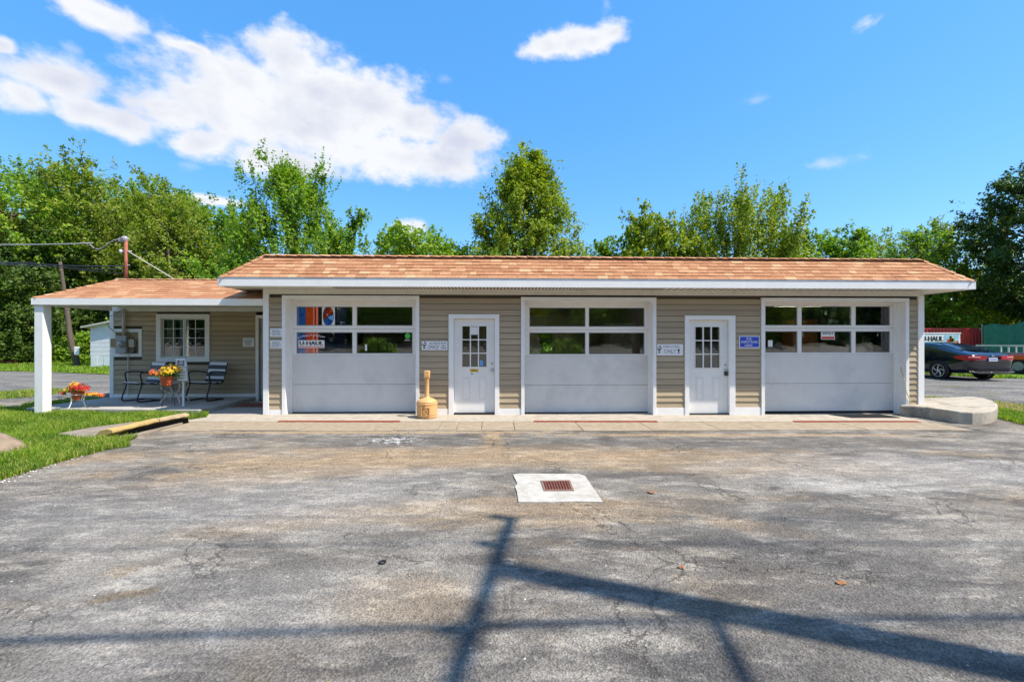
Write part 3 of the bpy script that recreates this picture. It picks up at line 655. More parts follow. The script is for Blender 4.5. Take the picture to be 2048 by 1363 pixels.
# clapboards
def clap(x0, x1, z0, z1, tint, parent, y=0.0, axis='x', sgn=-1, name='clapboard'):
    """wedge profile, thick at the bottom; proud of plane y towards sgn"""
    m_ = MB(); lap = -0.009
    a, b_ = 0.027, 0.007
    pr = [(y-sgn*0.012, z0), (y+sgn*a, z0), (y+sgn*b_, z1+lap), (y-sgn*0.012, z1+lap)]
    vs = []
    for e in (x0, x1):
        for (d, z) in pr: vs.append((e, d, z) if axis == 'x' else (d, e, z))
    m_.add(vs, [(0,1,2,3),(7,6,5,4),(0,4,5,1),(1,5,6,2),(2,6,7,3),(3,7,4,0)], tint)
    return obj(name, m_, SIDING, parent)
EXPH = 0.128; Z0 = 0.115
CB = 0.118                                                     # corner board width
rr = random.Random(2)
z = Z0-0.0; row = 0
while z < 2.52:
    z1 = min(z+EXPH, 2.55)
    segs = []; x = XL+CB
    for h in holes:
        if z1 > h[2]+0.004 and z >= h[2]-0.03: continue
        segs.append((x, h[0])); x = h[1]
    segs.append((x, XR-CB))
    for (a, b_) in segs:
        if b_-a > 4.2:
            c1 = a+(b_-a)*rr.uniform(0.25, 0.4); c2 = a+(b_-a)*rr.uniform(0.6, 0.75)
            parts = [(a, c1), (c1+0.003, c2), (c2+0.003, b_)]
        elif b_-a > 0.95 and rr.random() < .3: c1 = a+(b_-a)*rr.uniform(.25, .75); parts = [(a, c1), (c1+.003, b_)]
        else: parts = [(a, b_)]
        for (p0, p1) in parts:
            zz = z+gz((p0+p1)/2, 0)*(0 if z > 0.3 else 0.0)
            clap(p0+0.001, p1-0.001, zz, z1, rr.random(), bld)
    z = z1; row += 1
z = Z0
while z < 2.52:                                                # right side wall, sunlit
    clap(0.02, BACK, z, z+EXPH, rr.random(), bld, y=XR-0.008, axis='y', sgn=1); z += EXPH
m_ = MB(); m_.box(XL, XL+0.019, 0.10, BACK, -0.1, 2.55); obj('side_cladding', m_, SIDING, bld)
# trim
def trimbox(name, x0, x1, y0, y1, z0, z1, m=WHITE, parent=bld, bevel=0.004): m_ = MB(); m_.box(x0, x1, y0, y1, z0, z1); return obj(name, m_, m, parent, bevel=bevel)
trimbox('corner_board', XL, XL+CB, -0.036, 0.09, -0.05, 2.62)
trimbox('corner_board', XR-CB, XR+0.022, -0.036, 0.012, 0.0, 2.62)
trimbox('corner_board', XR+0.002, XR+0.034, 0.013, 0.11, 0.0, 2.62)
trimbox('frieze_board', XL+0.001, XR-0.001, -0.042, 0.0, 2.615, 2.73, SOFFIT)
edges = [XL+CB]
for h in holes: edges += [h[0], h[1]]
edges.append(XR-CB)
for i in range(0, len(edges), 2):
    g0 = gz((edges[i]+edges[i+1])/2, 0); trimbox('skirt_board', edges[i]+0.001, edges[i+1]-0.001, -0.03, 0.0, g0-0.03, Z0-0.002+0.0)
# garage doors
RC = 0.27
def pane_rail(mb, xs0, xs1, zs0, zs1, y, wd=0.02, d=0.012):
    mb.box(xs0-wd, xs1+wd, y-d, y+0.02, zs1, zs1+wd); mb.box(xs0-wd, xs1+wd, y-d, y+0.02, zs0-wd, zs0)
    mb.box(xs0-wd, xs0, y-d, y+0.02, zs0, zs1); mb.box(xs1, xs1+wd, y-d, y+0.02, zs0, zs1)
def garage_door(h, cols, rows, joint, bottom, label):
    x0, x1, zt = h; g = gz((x0+x1)/2, 0)
    # casing
    cs = MB(); cs.box(x0, x0+CT, -0.046, 0.02, g-0.02, zt-CT-0.001); cs.box(x1-CT, x1, -0.046, 0.02, g-0.02, zt-CT-0.001); cs.box(x0, x1, -0.048, 0.02, zt-CT, zt)
    obj('door_casing', cs, WHITE, bld, bevel=0.004)
    ix0, ix1, it = x0+CT-0.012, x1-CT+0.012, zt-CT+0.012
    jb = MB(); jb.box(ix0-0.06, ix0, 0.021, RC+0.06, g-0.02, it); jb.box(ix1, ix1+0.06, 0.021, RC+0.06, g-0.02, it); jb.box(ix0-0.06, ix1+0.06, 0.021, RC+0.06, it+0.001, it+0.05)
    jb.box(ix0, ix0+0.03, RC-0.05, RC-0.004, g, it-0.03); jb.box(ix1-0.03, ix1, RC-0.05, RC-0.004, g, it-0.03); jb.box(ix0, ix1, RC-0.05, RC-0.004, it-0.03, it)
    obj('door_jamb', jb, WHITE, bld, bevel=0.003)
    cx = [(X_at(a, RC), X_at(b, RC)) for a, b in cols]; mid = (cols[0][0]+cols[-1][1])/2
    rz = [(P(mid, b, RC)[1], P(mid, a, RC)[1]) for a, b in rows]       # (zlow, zhigh), top row first
    zj = P(mid, joint, RC)[1]; zb = P(mid, bottom, RC)[1]
    dx0, dx1 = ix0+0.004, ix1-0.004
    door = MB(); door.box(dx0, dx1, RC, RC+0.05, rz[0][1]+0.012, it+0.02)
    gd = obj('garage_door', door, DOORW, bld); gd['label'] = label
    zr = rz[1][0]-0.028
    m_ = MB(); m_.box(dx0, dx1, RC-0.002, RC+0.045, zj+0.003, zr-0.003); obj('door_panel', m_, GDOOR, gd, bevel=0.004)
    m_ = MB(); m_.box(dx0, dx1, RC-0.002, RC+0.045, zb+0.012, zj-0.003); obj('door_panel', m_, GDOOR, gd, bevel=0.004)
    m_ = MB(); m_.box(dx0, dx1, RC+0.004, RC+0.04, g+0.004, zb+0.011); obj('bottom_seal', m_, BLACK, gd)
    m_ = MB()                                                   # the window sections' rails and stiles
    m_.box(dx0, dx1, RC-0.001, RC+0.045, zr, rz[1][0]); m_.box(dx0, dx1, RC-0.001, RC+0.045, rz[1][1], (rz[1][1]+rz[0][0])/2-0.003)
    m_.box(dx0, dx1, RC-0.001, RC+0.045, (rz[1][1]+rz[0][0])/2+0.003, rz[0][0]); m_.box(dx0, dx1, RC-0.001, RC+0.045, rz[0][1], rz[0][1]+0.012)
    xsx = [dx0]+[v for c in cx for v in c]+[dx1]
    for i in range(0, len(xsx), 2):
        for (a, b) in rz: m_.box(xsx[i], xsx[i+1], RC-0.001, RC+0.045, a+0.001, b-0.001)
    obj('window_section', m_, DOORW, gd, bevel=0.003)
    for (a, b) in rz:
        for (u, v) in cx:
            p = MB(); p.box(u-0.004, v+0.004, RC+0.024, RC+0.030, a-0.004, b+0.004); obj('pane', p, GLASS, gd)
            q = MB(); wd = 0.012
            q.box(u, v, RC+0.006, RC+0.023, b-wd, b-0.0005); q.box(u, v, RC+0.006, RC+0.023, a+0.0005, a+wd); q.box(u+0.0005, u+wd, RC+0.006, RC+0.023, a+wd, b-wd); q.box(v-wd, v-0.0005, RC+0.006, RC+0.023, a+wd, b-wd)
            obj('pane_gasket', q, mat('grey_gasket', (0.25, 0.26, 0.27), 0.6), gd)
    # sill slab in the recess
    m_ = MB(); m_.box(ix0, ix1, 0.051, RC+0.3, g-0.05, g+0.003); obj('door_sill', m_, CONCL, bld)
    return cx, rz, gd
g1 = garage_door(HG[0], [(593, 705), (713, 825)], [(613, 651), (664, 706.5)], 768, 824, 'left bay door with a rental sticker in its window')
g2 = garage_door(HG[1], [(1058.7, 1171), (1177.5, 1289)], [(615, 653), (664.6, 708)], 769.5, 824.5, 'middle bay door with four plain panes')
g3 = garage_door(HG[2], [(1530.5, 1595), (1603, 1703), (1711, 1780)], [(612, 650.5), (662, 704.7)], 766, 822, 'right bay door with six panes')
# walk doors
def walk_door(h, inner, top, bottom, gl, panes, lowp, knob, lock, dead, label):
    x0, x1, zt = h; g = gz((x0+x1)/2, 0); y = 0.05
    a, b = X_at(inner[0], 0), X_at(inner[1], 0); it = P((inner[0]+inner[1])/2, top, 0)[1]
    cs = MB(); cs.box(x0, a, -0.044, 0.02, g-0.02, it-0.001); cs.box(b, x1, -0.044, 0.02, g-0.02, it-0.001); cs.box(x0, x1, -0.046, 0.02, it, zt)
    obj('door_casing', cs, WHITE, bld, bevel=0.004)
    jb = MB(); jb.box(a-0.04, a-0.0, 0.021, 0.16, g, it); jb.box(b, b+0.04, 0.021, 0.16, g, it); jb.box(a-0.04, b+0.04, 0.021, 0.16, it+0.001, it+0.04); obj('door_jamb', jb, WHITE, bld)
    zb = P((inner[0]+inner[1])/2, bottom, y)[1]
    X = lambda px: X_at(px, y)
    Zq = lambda py: P((inner[0]+inner[1])/2, py, y)[1]
    gx0, gx1, gz0, gz1 = X(panes[0]), X(panes[1]), Zq(panes[3]), Zq(panes[2])
    m_ = MB(); da, db = a+0.004, b-0.004
    m_.box(da, gx0, y, y+0.045, zb, it-0.004); m_.box(gx1, db, y, y+0.045, zb, it-0.004); m_.box(gx0, gx1, y, y+0.045, zb, gz0); m_.box(gx0, gx1, y, y+0.045, gz1, it-0.004)
    dr = obj('door', m_, DOORW, bld); dr['label'] = label
    m_ = MB(); fw = abs(X(gl[0])-gx0); pane_rail(m_, gx0, gx1, gz0, gz1, y, fw, 0.014); obj('lite_frame', m_, DOORW, dr, bevel=0.003)
    for i in range(3):
        for j in range(3):
            p = MB(); w3 = (gx1-gx0)/3; h3 = (gz1-gz0)/3; p.box(gx0+i*w3+0.003, gx0+(i+1)*w3-0.003, y+0.02, y+0.025, gz0+j*h3+0.003, gz0+(j+1)*h3-0.003); obj('pane', p, GLASS, dr)
    m_ = MB()
    for i in (1, 2):
        xx = gx0+(gx1-gx0)*i/3; m_.box(xx-0.012, xx+0.012, y-0.006, y+0.019, gz0, gz1); zz = gz0+(gz1-gz0)*i/3
        m_.box(gx0, gx1, y-0.0075, y+0.018, zz-0.011, zz+0.011)
    obj('muntin', m_, DOORW, dr)
    for (u0, u1) in lowp:
        m_ = MB(); z0_, z1_ = Zq(799.5), Zq(753.5); u0, u1 = X(u0), X(u1)
        for (i0, i1, j0, j1) in [(u0, u1, z0_, z0_+.018), (u0, u1, z1_-.018, z1_), (u0, u0+.018, z0_+.018, z1_-.018), (u1-.018, u1, z0_+.018, z1_-.018)]: m_.box(i0, i1, y-0.007, y-0.0, j0, j1)
        m_.box(u0+.035, u1-.035, y-0.009, y, z0_+.035, z1_-.035); obj('raised_panel', m_, DOORW, dr, bevel=0.003)
    m_ = MB(); m_.box(a, b, -0.03, 0.12, g+0.0, zb-0.004); obj('threshold', m_, BLACK, dr)
    kx, kz = X(knob[0]), Zq(knob[1])
    if lock:
        m_ = MB(); m_.box(kx-0.032, kx+0.032, y-0.05, y-0.001, kz-0.075, kz+0.02); obj('lock_box', m_, mat('dark_lock', (0.05, 0.04, 0.04), 0.5), dr, bevel=0.006)
        m_ = MB(); m_.tube([(kx-0.022, y-0.03, kz+0.02), (kx-0.022, y-0.03, kz+0.055), (kx, y-0.03, kz+0.07), (kx+0.022, y-0.03, kz+0.055), (kx+0.022, y-0.03, kz+0.02)], 0.006, 8); obj('shackle', m_, STEEL, dr)
    else:
        m_ = MB(); prof = [(0.032, 0), (0.032, 0.006), (0.012, 0.01), (0.012, 0.03), (0.026, 0.04), (0.028, 0.052), (0.018, 0.064), (0.0, 0.066)]
        vs = MB(); vs.lathe(prof, n=16); m_.add([(kx+v[0], y-v[2], kz+v[1]) for v in vs.v], [tuple(reversed(f)) for f in vs.f]); obj('knob', m_, NICKEL, dr, smooth=True)
    dx, dz = X(dead[0]), Zq(dead[1]); vs = MB(); vs.lathe([(0.028, 0), (0.028, 0.012), (0.018, 0.018), (0, 0.019)], n=16)
    m_ = MB(); m_.add([(dx+v[0], y-v[2], dz+v[1]) for v in vs.v], [tuple(reversed(f)) for f in vs.f]); obj('deadbolt', m_, NICKEL, dr)
    return dr, Zq, X
walk_door(HD[0], (907.6, 989.4), 637, 824.2, (921.6, 975.7), (924.6, 973, 652, 733), [(924, 941), (957, 974)], (984, 740), False, (984, 726.6), 'white office door with nine panes and stickers')
walk_door(HD[1], (1377, 1457), 639.5, 825.5, (1388.7, 1440), (1390.3, 1438.6, 653.5, 735), [(1391, 1407.5), (1424, 1441)], (1451, 744), True, (1450, 729.5), 'white door with nine panes and a black lock box')

# interior things
def place_box(name, label, cat, x0, x1, y0, y1, z0, z1, m, bev=0.01):
    t = thing(name, label, cat, ((x0+x1)/2, (y0+y1)/2, z0)); return t
vx0 = X_at(583, 0.55); vx1 = X_at(672, 0.55)
t = thing('vending_machine', 'blue and red soda machine behind the left bay window', 'vending machine', (vx0, 0.6, -0.1))
m_ = MB(); m_.box(vx0, vx1, 0.62, 1.3, -0.1, 2.42); obj('cabinet', m_, mat('navy_enamel', (0.012, 0.02, 0.08), 0.35), t, bevel=0.02)
def face_rect(name, px0, px1, z0, z1, y, m, par, kind=None): m_ = MB(); m_.box(X_at(px0, y), X_at(px1, y), y, y+0.006, z0, z1); return obj(name, m_, m, par)
VB = mat('lit_blue_front', (0.01, 0.07, 0.32), 0.4, var=0.25, vscale=6, emit=0.30); VR = mat('lit_red_front', (0.50, 0.05, 0.01), 0.4, var=0.25, vscale=5, emit=0.28)
VW = mat('lit_white_front', (0.62, 0.64, 0.72), 0.4, var=0.05, emit=0.32); VP = mat('lit_pink_stripe', (0.75, 0.16, 0.12), 0.4, var=0.05, emit=0.35)
VK = mat('lit_dark_red', (0.16, 0.015, 0.01), 0.4, emit=0.3); VL = mat('lit_light_blue', (0.10, 0.32, 0.75), 0.4, emit=0.35)
face_rect('blue_panel', 586, 611, 0.4, 2.38, 0.612, VB, t); face_rect('red_panel', 611.5, 626, 0.4, 2.38, 0.612, VR, t)
face_rect('stripe', 626.2, 629, 0.4, 2.38, 0.61, VP, t); face_rect('stripe', 629.2, 632, 0.4, 2.38, 0.61, VK, t); face_rect('stripe', 632.2, 636, 0.4, 2.38, 0.61, VP, t)
face_rect('white_panel', 644, 669.5, 1.9, 2.38, 0.612, VW, t)
def logo_swirl():
    cx_, cz_ = X_at(656.5, 0.605), P(656.5, 632, 0.605)[1]; rx, rz_ = 0.125, 0.23
    def region(fn, nm, m, yy):
        pts = [(math.cos(a)*1.0, math.sin(a)*1.0) for a in fn]
        mb = MB(); mb.add([(cx_+rx*u, yy, cz_+rz_*v) for u, v in pts], [tuple(range(len(pts)))[::1]]); obj(nm, mb, m, t)
    a = np.linspace(R(15), R(205), 24); region(a, 'emblem_red', VK, 0.607)
    a = np.linspace(R(205), R(375), 24); region(a, 'emblem_blue', VB, 0.607)
    mb = MB(); mb.add([(cx_-rx*.35, 0.605, cz_-rz_*.1), (cx_+rx*.55, 0.605, cz_+rz_*.85), (cx_+rx*.85, 0.605, cz_+rz_*.5), (cx_-rx*.2, 0.605, cz_-rz_*.02)], [(0,1,2,3)]); obj('emblem_orange', mb, VR, t)
    mb = MB(); mb.add([(cx_-rx*.05, 0.605, cz_-rz_*.08), (cx_+rx*.97, 0.605, cz_+rz_*.15), (cx_+rx*.85, 0.605, cz_-rz_*.45), (cx_+rx*.2, 0.605, cz_-rz_*.3)], [(0,1,2,3)]); obj('emblem_light_blue', mb, VL, t)
logo_swirl()
def cabinet(name, label, cat, x0, y0, wd, dp, ht, m, rows=4, m2=None, z0=-0.1):
    t = thing(name, label, cat, (x0+wd/2, y0+dp/2, z0))
    m_ = MB(); m_.box(x0, x0+wd, y0, y0+dp, z0, z0+ht); obj('body', m_, m, t, bevel=0.01)
    for i in range(rows):
        m_ = MB(); a = z0+0.05+(ht-0.1)*i/rows; m_.box(x0+0.03, x0+wd-0.03, y0-0.015, y0-0.001, a+0.01, a+(ht-0.1)/rows-0.01); obj('drawer', m_, m2 or m, t, bevel=0.004)
    return t
cabinet('tool_cabinet', 'red tool cabinet inside the right bay', 'cabinet', 7.0, 3.2, 1.0, 0.6, 1.9, RED, 6)
cabinet('tool_cabinet', 'brown shelving unit inside the right bay', 'cabinet', 8.2, 2.2, 0.7, 0.5, 2.3, mat('brown_wood', (0.22, 0.09, 0.03), 0.7), 3)
cabinet('tool_cabinet', 'grey cabinet inside the middle bay', 'cabinet', 3.2, 2.6, 1.1, 0.6, 2.2, GREYBOX, 3)
cabinet('work_bench', 'tan work bench inside the middle bay', 'bench', 1.0, 4.8, 1.7, 0.7, 1.0, mat('tan_wood', (0.34, 0.22, 0.1), 0.7), 2)
cabinet('tool_cabinet', 'dark cabinet inside the left bay', 'cabinet', -3.6, 4.0, 1.2, 0.6, 1.8, mat('dark_cab', (0.04, 0.045, 0.05), 0.5), 4)
def lift(x, y): # hydraulic lift column
    t = thing('car_lift', 'yellow topped car lift column inside the middle bay', 'car lift', (x, y, -0.1))
    m_ = MB(); m_.box(x-0.1, x+0.1, y-0.12, y+0.12, -0.1, 2.5); obj('column', m_, GREYBOX, t, bevel=0.01)
    m_ = MB(); m_.box(x-0.1, x+0.6, y-0.14, y-0.121, 2.25, 2.45); obj('top_plate', m_, YELLOWP, t)
    m_ = MB(); m_.box(x-0.3, x+0.3, y-0.3, y+0.3, -0.105, -0.06); obj('base', m_, GREYBOX, t)
lift(0.75, 1.6)
TUBE = mat('lit_tube', (1, .86, .62), .5, var=0, emit=14)
for i, (x, y) in enumerate([(-2.9, 1.1), (X_at(1046, 5), 5.0), (4.2, 1.1), (7.6, 1.1)]):  # tubes close behind the doors are unseen fill, added to brighten the bays
    t = thing('ceiling_and_fill_light', 'lit tube lamp under the ceiling of the %s' % ['left bay, unseen fill added for brightness', 'middle bay near its left wall', 'middle bay near its right wall, unseen fill added for brightness', 'right bay, unseen fill added for brightness'][i], 'ceiling lamp', (x, y, 2.5))
    m_ = MB(); m_.box(x-.65, x+.65, y-.06, y+.06, 2.50, 2.55); obj('lamp_housing', m_, GREYBOX, t); m_ = MB(); m_.box(x-.6, x+.6, y-.02, y+.02, 2.46, 2.495); obj('tube', m_, TUBE, t)

# ------------------------------------------------------------------ roof of the main block (shingled skirt, flat behind)
OH = 0.59; EZ0 = P(700, 573, -OH)[1]; EZ1 = P(700, 555.5, -OH)[1]
rx0, rx1 = XL-OH, XR+OH; RUN = 0.62; RZ = P(1000, 512.5, -OH+RUN)[1]
roof = obj('roof', MB().add([(rx0+.02, -OH+.02, EZ1-.01), (rx1-.02, -OH+.02, EZ1-.01), (rx1-RUN, -OH+RUN, RZ-.02), (rx0+RUN, -OH+RUN, RZ-.02),
                            (rx0+.02, BACK+OH-.02, EZ1-.01), (rx1-.02, BACK+OH-.02, EZ1-.01), (rx1-RUN, BACK+OH-RUN, RZ-.02), (rx0+RUN, BACK+OH-RUN, RZ-.02)],
                           [(0,1,2,3), (1,5,6,2), (5,4,7,6), (4,0,3,7), (3,2,6,7), (0,4,5,1)]), mat('roof_deck', (0.25, 0.12, 0.07), 0.95), bld)
SL = math.hypot(RUN, RZ-EZ1)
def shingle_geo(mb, o, ux, us, u0, u1, s0, s1, nrm, tint, th=0.007, clipL=None, clipR=None):
    """one tab: ux along eave, us up the slope, from u0..u1, s0..s1"""
    def pt(u, s, h): return o+ux*u+us*s+nrm*h
    a0, a1, b0, b1 = u0, u1, u0, u1
    if clipL: a0 = max(a0, clipL(s0)); b0 = max(b0, clipL(s1))
    if clipR: a1 = min(a1, clipR(s0)); b1 = min(b1, clipR(s1))
    if a1-a0 < 0.02 or b1-b0 < 0.01: return False
    mb.add([pt(a0, s0, 0.004), pt(a1, s0, 0.004), pt(b1, s1, 0.001), pt(b0, s1, 0.001), pt(a0, s0, 0.004+th), pt(a1, s0, 0.004+th), pt(b1, s1, 0.0045), pt(b0, s1, 0.0045)],
           [(4,5,6,7), (0,4,7,3), (1,2,6,5), (0,1,5,4)], tint); return True
def rtint(r):
    v = r.random()
    return r.uniform(.88, 1.0) if v < 0.08 else (r.uniform(.65, .85) if v < 0.25 else r.uniform(0.1, 0.62))
def shingle_plane(o, ux, us, length, slope, rows, run, parent, indiv, seed, tabs=(0.13, 0.26), tint_scale=1):
    r = random.Random(seed); nrm = ux.cross(us).normalized(); rh = slope/rows; hipL = lambda s: s*run/slope; hipR = lambda s: length-s*run/slope
    left = indiv; rest = MB()
    for i in range(rows):
        u = -r.uniform(0, 0.2)
        while u < length:
            wd = r.uniform(*tabs); s0 = i*rh-(0.02 if i == 0 else 0); s1 = (i+1)*rh+0.01
            s0 += r.uniform(-0.004, 0.004)
            mb = MB() if left > 0 else rest
            ok = shingle_geo(mb, o, ux, us, u+0.0015, u+wd-0.0015, s0, s1, nrm, rtint(r), r.uniform(0.009, 0.018), hipL, hipR)
            if ok and mb is not rest: obj('shingle', mb, SHING, parent); left -= 1
            u += wd
    if rest.v: obj('shingles', rest, SHING, parent, kind='stuff')
us_ = Vector((0, RUN, RZ-EZ1)).normalized()
shingle_plane(Vector((rx0, -OH, EZ1)), Vector((1, 0, 0)), us_, rx1-rx0, SL, 7, RUN, roof, 298, 5)
# left and right hips (the eave runs along y)
DY = BACK+2*OH
usl = Vector((RUN, 0, RZ-EZ1)).normalized(); usr = Vector((-RUN, 0, RZ-EZ1)).normalized()
shingle_plane(Vector((rx0, BACK+OH, EZ1)), Vector((0, -1, 0)), usl, DY, SL, 6, RUN, roof, 0, 6)
shingle_plane(Vector((rx1, -OH, EZ1)), Vector((0, 1, 0)), usr, DY, SL, 6, RUN, roof, 0, 8)
# hip and ridge caps
def caps(a, b, n, parent, name='ridge_cap', wdt=0.13, seed=1, rest=False, drop=0.05):
    a = Vector(a); b = Vector(b); d = (b-a); Ld = d.length; d.normalize(); side = d.cross(Vector((0, 0, 1))).normalized(); up = side.cross(d).normalized()
    r = random.Random(seed); all_ = MB()
    for i in range(n):
        m_ = all_ if rest else MB(); p0 = a+d*(Ld*i/n); p1 = a+d*(Ld*(i+1.12)/n); h0, h1 = 0.024+r.uniform(0, .006), 0.008
        vs = []
        for (p, h) in ((p0, h0), (p1, h1)):
            vs += [p-side*wdt-up*drop+up*h, p+up*h, p+side*wdt-up*drop+up*h]
        for (p, h) in ((p0, h0-0.008), (p1, h1-0.008)):
            vs += [p-side*wdt-up*drop+up*h, p+up*h, p+side*wdt-up*drop+up*h]
        m_.add(vs, [(0,1,4,3), (1,2,5,4), (0,6,7,1), (1,7,8,2), (3,4,10,9), (4,5,11,10)], rtint(r))
        if not rest: obj(name, m_, SHING, parent)
    if rest: obj('ridge_caps', all_, SHING, parent, kind='stuff')
caps((rx0, -OH, EZ1), (rx0+RUN, -OH+RUN, RZ), 6, roof, 'hip_cap', 0.10, 3)
caps((rx1, -OH, EZ1), (rx1-RUN, -OH+RUN, RZ), 6, roof, 'hip_cap', 0.10, 4)
caps((rx0+RUN, -OH+RUN, RZ-0.012), (rx1-RUN, -OH+RUN, RZ-0.012), 62, roof, seed=5, rest=True, drop=0.045)
# fascia, soffit
trimbox('fascia', rx0, rx1, -OH-0.022, -OH, EZ0, EZ1+0.0, WHITE)
trimbox('fascia', rx0-0.022, rx0-0.0005, -OH-0.022, BACK+OH, EZ0, EZ1-0.001, WHITE); trimbox('fascia', rx1+0.0005, rx1+0.022, -OH-0.022, BACK+OH, EZ0, EZ1-0.001, WHITE)
trimbox('drip_edge', rx0-0.03, rx1+0.03, -OH-0.034, -OH+0.01, EZ1+0.001, EZ1+0.009, mat('drip_edge_metal', (0.42, 0.40, 0.37), 0.5), bevel=0)
def soffit_box(x0, x1, y0, y1, z):
    x = x0; i = 0
    while x < x1-0.01:
        b = min(x+3.66, x1); m_ = MB(); m_.box(x+0.001, b-0.001, y0, y1, z, z+0.012); s_ = obj('soffit', m_, SOFFIT, bld)
        x = b
soffit_box(rx0+0.001, rx1-0.001, -OH+0.001, -0.043, EZ0+0.02); soffit_box(rx0+0.001, XL-0.001, -0.0425, BACK+OH, EZ0+0.021); soffit_box(XR+0.024, rx1-0.001, -0.0425, BACK+OH, EZ0+0.021)
m_ = MB(); x = XL+1.6
while x < XR-0.4:
    m_.box(x, x+0.035, -0.40, -0.10, EZ0+0.0165, EZ0+0.0205); x += 0.075 if x < 3.6 else 0.15
obj('soffit_vents', m_, mat('vent_dark', (0.12, 0.10, 0.08), 0.8), bld, kind='stuff')

# ------------------------------------------------------------------ PORCH WING
PB = 2.32                                                      # plane of the porch's back wall
PZ = 0.115                                                     # top of the slab
pxl = X_at(221, PB)
SLR = X_at(516, PB)-0.06; FY = 0.12
slab = MB(); slab.prism([(pxl-0.25, FY+0.28), (SLR, FY-0.12), (SLR, PB), (pxl-0.1, PB)], -0.1, PZ); props(obj('porch_slab', slab, SLABM, bld, bevel=0.012))
walk = MB(); walk.box(SLR+0.001, XL, -0.0, PB, -0.03, 0.012); obj('entry_walk', walk, SLABM, bld)
# back wall: siding round the window, meter board and the door
WX = (X_at(314, PB), X_at(420.5, PB)); WZ = (P(367, 723, PB)[1], P(367, 628, PB)[1])
MX = (pxl+0.10, X_at(285, PB)); MZ = (P(250, 713, PB)[1], P(250, 657.5, PB)[1])
DX0 = X_at(512.5, PB); PT = P(360, 623, PB)[1]
m_ = MB(); m_.box(pxl, WX[0]+.02, PB+.013, PB+.14, -.1, PT+.3); m_.box(WX[1]-.02, DX0+.02, PB+.013, PB+.14, -.1, PT+.3); m_.box(WX[0]+.02, WX[1]-.02, PB+.013, PB+.14, -.1, WZ[0]+.02); m_.box(WX[0]+.02, WX[1]-.02, PB+.013, PB+.14, WZ[1]-.02, PT+.3)
m_.box(DX0+.02, XL+.02, PB+.16, PB+.2, -.1, PT+.3); obj('porch_wall', m_, MATS['shadow_dark_sheathing'], bld)
z = PZ+0.09; 
while z < PT-0.01:
    z1 = min(z+EXPH, PT)
    segs = []; x = pxl+0.098
    for (a, b, c, d) in ((MX[0], MX[1], MZ[0], MZ[1]), (WX[0], WX[1], WZ[0], WZ[1])):
        if z1 > c+0.02 and z < d-0.02: 
            if a-x > 0.02: segs.append((x, a))
            x = b
    segs.append((x, DX0))
    for (a, b) in segs: clap(a+.001, b-.001, z, z1, rr.random(), bld, y=PB)
    z = z1
trimbox('corner_board', pxl, pxl+0.097, PB-0.03, PB+0.012, PZ, PT+0.02)
trimbox('frieze_board', pxl-0.001, XL-0.001, PB-0.036, PB+0.012, PT+0.001, PT+0.16, SOFFIT)
trimbox('skirt_board', pxl+0.098, DX0-0.001, PB-0.028, PB+0.01, PZ+0.001, PZ+0.088)
# porch door on the right of the back wall
dr_ = thing
m_ = MB(); m_.box(DX0, DX0+0.075, PB-0.04, PB+0.02, 0.0, P(520, 630, PB)[1]); m_.box(DX0+0.0755, XL-0.001, PB-0.042, PB+0.02, P(520, 637, PB)[1], P(520, 630, PB)[1]); obj('door_casing', m_, WHITE, bld)
m_ = MB(); m_.box(DX0+0.076, XL-0.005, PB+0.06, PB+0.10, 0.03, P(520, 637, PB)[1]); pd = obj('door', m_, mat('grey_white_door', (0.55, 0.54, 0.54), 0.5), bld)
m_ = MB(); kx = X_at(524.5, PB+0.06); kz = P(524, 724, PB)[1]; m_.box(kx-0.012, kx+0.012, PB+0.03, PB+0.0595, kz-0.09, kz+0.09); obj('door_handle', m_, NICKEL, pd, bevel=0.004)
# window
win = MB(); cw = 0.115
win.box(WX[0], WX[0]+cw, PB-0.04, PB+.02, WZ[0], WZ[1]); win.box(WX[1]-cw, WX[1], PB-0.04, PB+.02, WZ[0], WZ[1]); win.box(WX[0]+cw+.0005, WX[1]-cw-.0005, PB-0.038, PB+.02, WZ[1]-cw*0.98, WZ[1]); win.box(WX[0]+cw+.0005, WX[1]-cw-.0005, PB-0.038, PB+.02, WZ[0], WZ[0]+cw*0.98)
wf = obj('window', win, WHITE, bld, bevel=0.003)
wx0, wx1, wz0, wz1 = WX[0]+cw, WX[1]-cw, WZ[0]+cw, WZ[1]-cw; wm = X_at(368, PB)
SASH = mat('white_vinyl_sash', (0.72, 0.72, 0.70), 0.4, var=0.03)
for k, (a, b) in enumerate(((wx0+.004, wm-.016), (wm+.016, wx1-.004))):
    y = PB+0.006+0.022*(1-k); fr = MB(); fw = 0.028
    fr.box(a, b, y, y+.02, wz1-fw, wz1-.001); fr.box(a, b, y, y+.02, wz0+.001, wz0+fw); fr.box(a, a+fw, y, y+.02, wz0+fw, wz1-fw); fr.box(b-fw, b, y, y+.02, wz0+fw, wz1-fw); obj('sash', fr, SASH, wf)
    for i in range(2):
        for j in range(4):
            w2 = (b-a-2*fw)/2; h4 = (wz1-wz0-2*fw)/4; p = MB(); p.box(a+fw+i*w2+.002, a+fw+(i+1)*w2-.002, y+.009, y+.012, wz0+fw+j*h4+.002, wz0+fw+(j+1)*h4-.002); obj('pane', p, GLASS, wf)
    g_ = MB(); mx_ = (a+b)/2; g_.box(mx_-.008, mx_+.008, y+.003, y+.0085, wz0+fw, wz1-fw)
    for j in (1, 2, 3): zz = wz0+fw+(wz1-wz0-2*fw)*j/4; g_.box(a+fw, b-fw, y+.002, y+.0082, zz-.007, zz+.007)
    obj('muntin', g_, SASH, wf)
